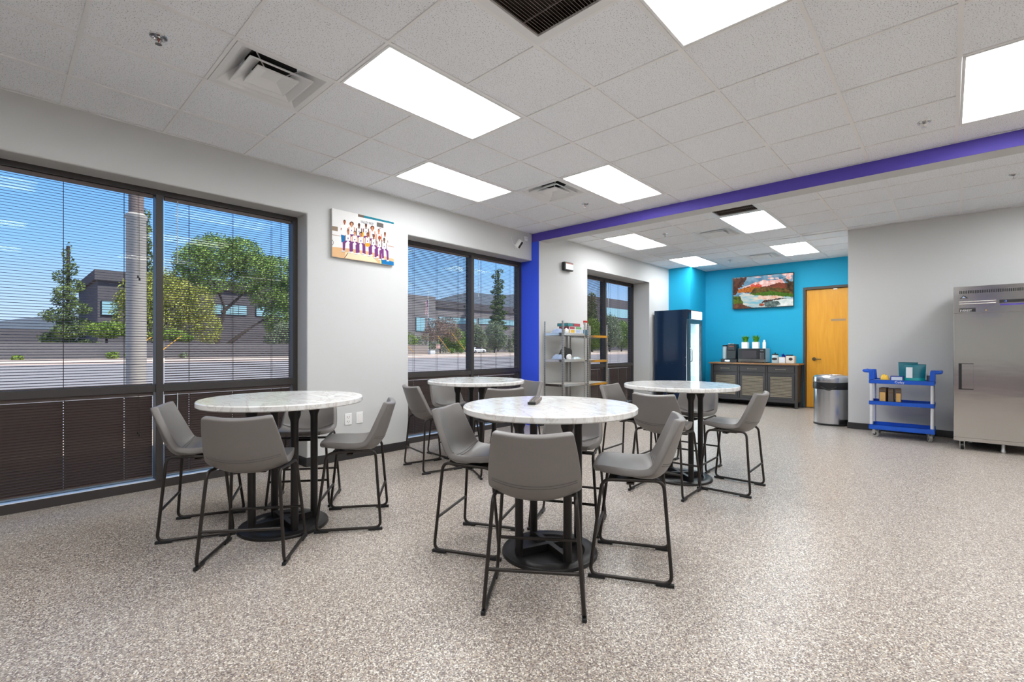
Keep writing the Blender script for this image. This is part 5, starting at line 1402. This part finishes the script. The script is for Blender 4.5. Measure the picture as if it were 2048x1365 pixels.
for k, (x, y, z, rx, rz_, mm, lab) in enumerate([(138, 90, 6.0, 4.4, 5.6, 'f_lime', 'bright green tree behind the shelving rack'), (149.5, 90, 7.4, 5.0, 6.4, 'f_sage', 'pale tree in the right pane of the far window'), (161.5, 92, 6.4, 4.6, 5.6, 'f_mid', 'green tree at the right end of the far window')]):
    tree('street_tree', lab, 'tree', (x, y, 0), [([(x, y, 0), (x, y, z)], .3, .1)], [(x, y, z, rx, 4, rz_), (x + 1, y - 1, z - 2, rx * .85, 3, rz_ * .6)], 7000, .3, M[mm], 50 + k, 'trees across the street')
tree('conifer_tree', 'dark conifer rising behind the shelving rack in the far window', 'tree', (155, 101, 0), [([(155, 101, 0), (155, 101, 22)], .3, .1)], [(155, 101, 8 + k * 1.9, 3.4 * (1 - k / 8.6) + .3, 2, 1.5) for k in range(8)], 2000, .4, M['f_dark'], 60, 'trees across the street')
t = thing('planter_wall', 'low beige planter wall at the left end of the flagpole window', 'wall', (55.5, 77.5, ZG))
MB(t.location).box(52.0, 58.6, 77, 78, ZG, 1.9).build('wall_block', mat('beige_block', S(150, 136, 128), 0.9), t)
t = thing('street_sign', 'small pale sign on a post between the flagpole and the guards', 'sign', (60.3, 76, ZG))
MB(t.location).tube([(60.3, 76, ZG), (60.3, 76, 2.0)], .04, 8).build('post', M['zinc'], t)
MB(t.location).box(59.75, 60.85, 75.92, 75.96, 1.15, 1.95).build('sign_panel', mat('faded_sign', S(196, 158, 148), 0.7), t)
t = thing('utility_box', 'small pale utility box beside the sign across the street', 'utility box', (58.4, 75.6, ZG))
MB(t.location).box(57.8, 59.0, 75.2, 76.0, ZG + .14, .75).build('cabinet', M['pouch_white'], t, bevel=.03)
MB(t.location).box(57.7, 59.1, 75.1, 76.1, ZG, ZG + .139).build('pad', M['sidewalk'], t)
t = thing('street_lamp', 'distant street lamp next to the blue pillar', 'street lamp', (98.6, 90, ZG))
MB(t.location).tube(rpath([(98.6, 90, ZG), (98.6, 90, 12.8), (98.8, 90, 13.4), (100.8, 90, 13.2)], .8), .10, 8).build('pole', M['zinc'], t, smooth=True)
MB(t.location).box(100.2, 101.2, 89.8, 90.2, 12.95, 13.12).build('lamp_head', M['zinc'], t, bevel=.03)
# white car
t = thing('car', 'white car parked across the street right of the mullion', 'car', (79.6, 85, ZG + .1))
o = Vector(t.location)
side = [(-2.2, .25), (2.1, .25), (2.25, .55), (2.15, .85), (1.2, 1.0), (.55, 1.45), (-1.2, 1.48), (-2.0, 1.05), (-2.25, .85)]
MB().prism([(x, -.85, z) for x, z in side], (0, 1.7, 0)).build('body', M['white'], t, bevel=.08)
MB().prism([(x, -.865, z) for x, z in [(-1.75, 1.02), (1.0, 1.02), (.5, 1.38), (-1.15, 1.40)]], (0, 1.73, 0)).build('windows', M['plastic_black'], t)
for (x, y) in ((-1.4, -.8), (1.4, -.8), (-1.4, .8), (1.4, .8)):
    wh = MB().tube([(x, y - .11, .33), (x, y + .11, .33)], .33, 20).build('wheel', M['plastic_black'], t, smooth=True)
    MB().tube([(x, y - .12, .33), (x, y + .12, .33)], .19, 14).build('rim', M['zinc'], wh)

# ------------------------------------------------------------------ light
wd = bpy.data.worlds.new('sky'); SC.world = wd; wd.use_nodes = True
nt = wd.node_tree; L = nt.links; bg = nt.nodes['Background']
tc = nt.nodes.new('ShaderNodeTexCoord'); sx = nt.nodes.new('ShaderNodeSeparateXYZ'); L.new(tc.outputs['Generated'], sx.inputs['Vector'])
rp = nt.nodes.new('ShaderNodeValToRGB'); e = rp.color_ramp.elements
e[0].position = 0.0; e[0].color = S(206, 220, 240); e[1].position = 0.06; e[1].color = S(186, 212, 246)
for q_, c in ((0.16, S(140, 190, 246)), (0.32, S(98, 166, 244)), (0.55, S(110, 150, 205)), (1.0, S(112, 136, 172))):
    k = e.new(q_); k.color = c
L.new(sx.outputs['Z'], rp.inputs['Fac']); L.new(rp.outputs['Color'], bg.inputs['Color'])
bg.inputs['Strength'].default_value = SKY
sl = bpy.data.lights.new('sun', 'SUN'); sl.energy = SUN; sl.angle = R(0.6); sl.color = (1.0, 0.95, 0.88)
so = bpy.data.objects.new('sun', sl); COL.objects.link(so)
sd = Vector((-0.45, 0.62, -1.0)).normalized()
so.rotation_euler = sd.to_track_quat('-Z', 'Y').to_euler(); so.location = (0, 0, 40)

# ------------------------------------------------------------------ camera and view
cam = bpy.data.cameras.new('camera'); co = bpy.data.objects.new('camera', cam); COL.objects.link(co)
cam.sensor_width = 36.0; cam.sensor_fit = 'HORIZONTAL'; cam.lens = 36.0 * 947.0 / 2048.0
cam.shift_y = 14.5 / 2048.0; cam.clip_end = 3000; cam.clip_start = 0.02
co.location = (0, 0, H); co.rotation_euler = (R(90), 0, R(42.68 - 90))
SC.camera = co
vs = SC.view_settings
SC.display_settings.display_device = 'sRGB'
vs.view_transform = 'Standard'; vs.look = 'None'; vs.exposure = EXPOSURE; vs.gamma = 1.0; vs.use_curve_mapping = False
cy = SC.cycles
cy.use_denoising = True
cy.max_bounces = 10; cy.diffuse_bounces = 5; cy.glossy_bounces = 5; cy.transparent_max_bounces = 12
cy.sample_clamp_indirect = 6.0; cy.caustics_reflective = False; cy.caustics_refractive = False
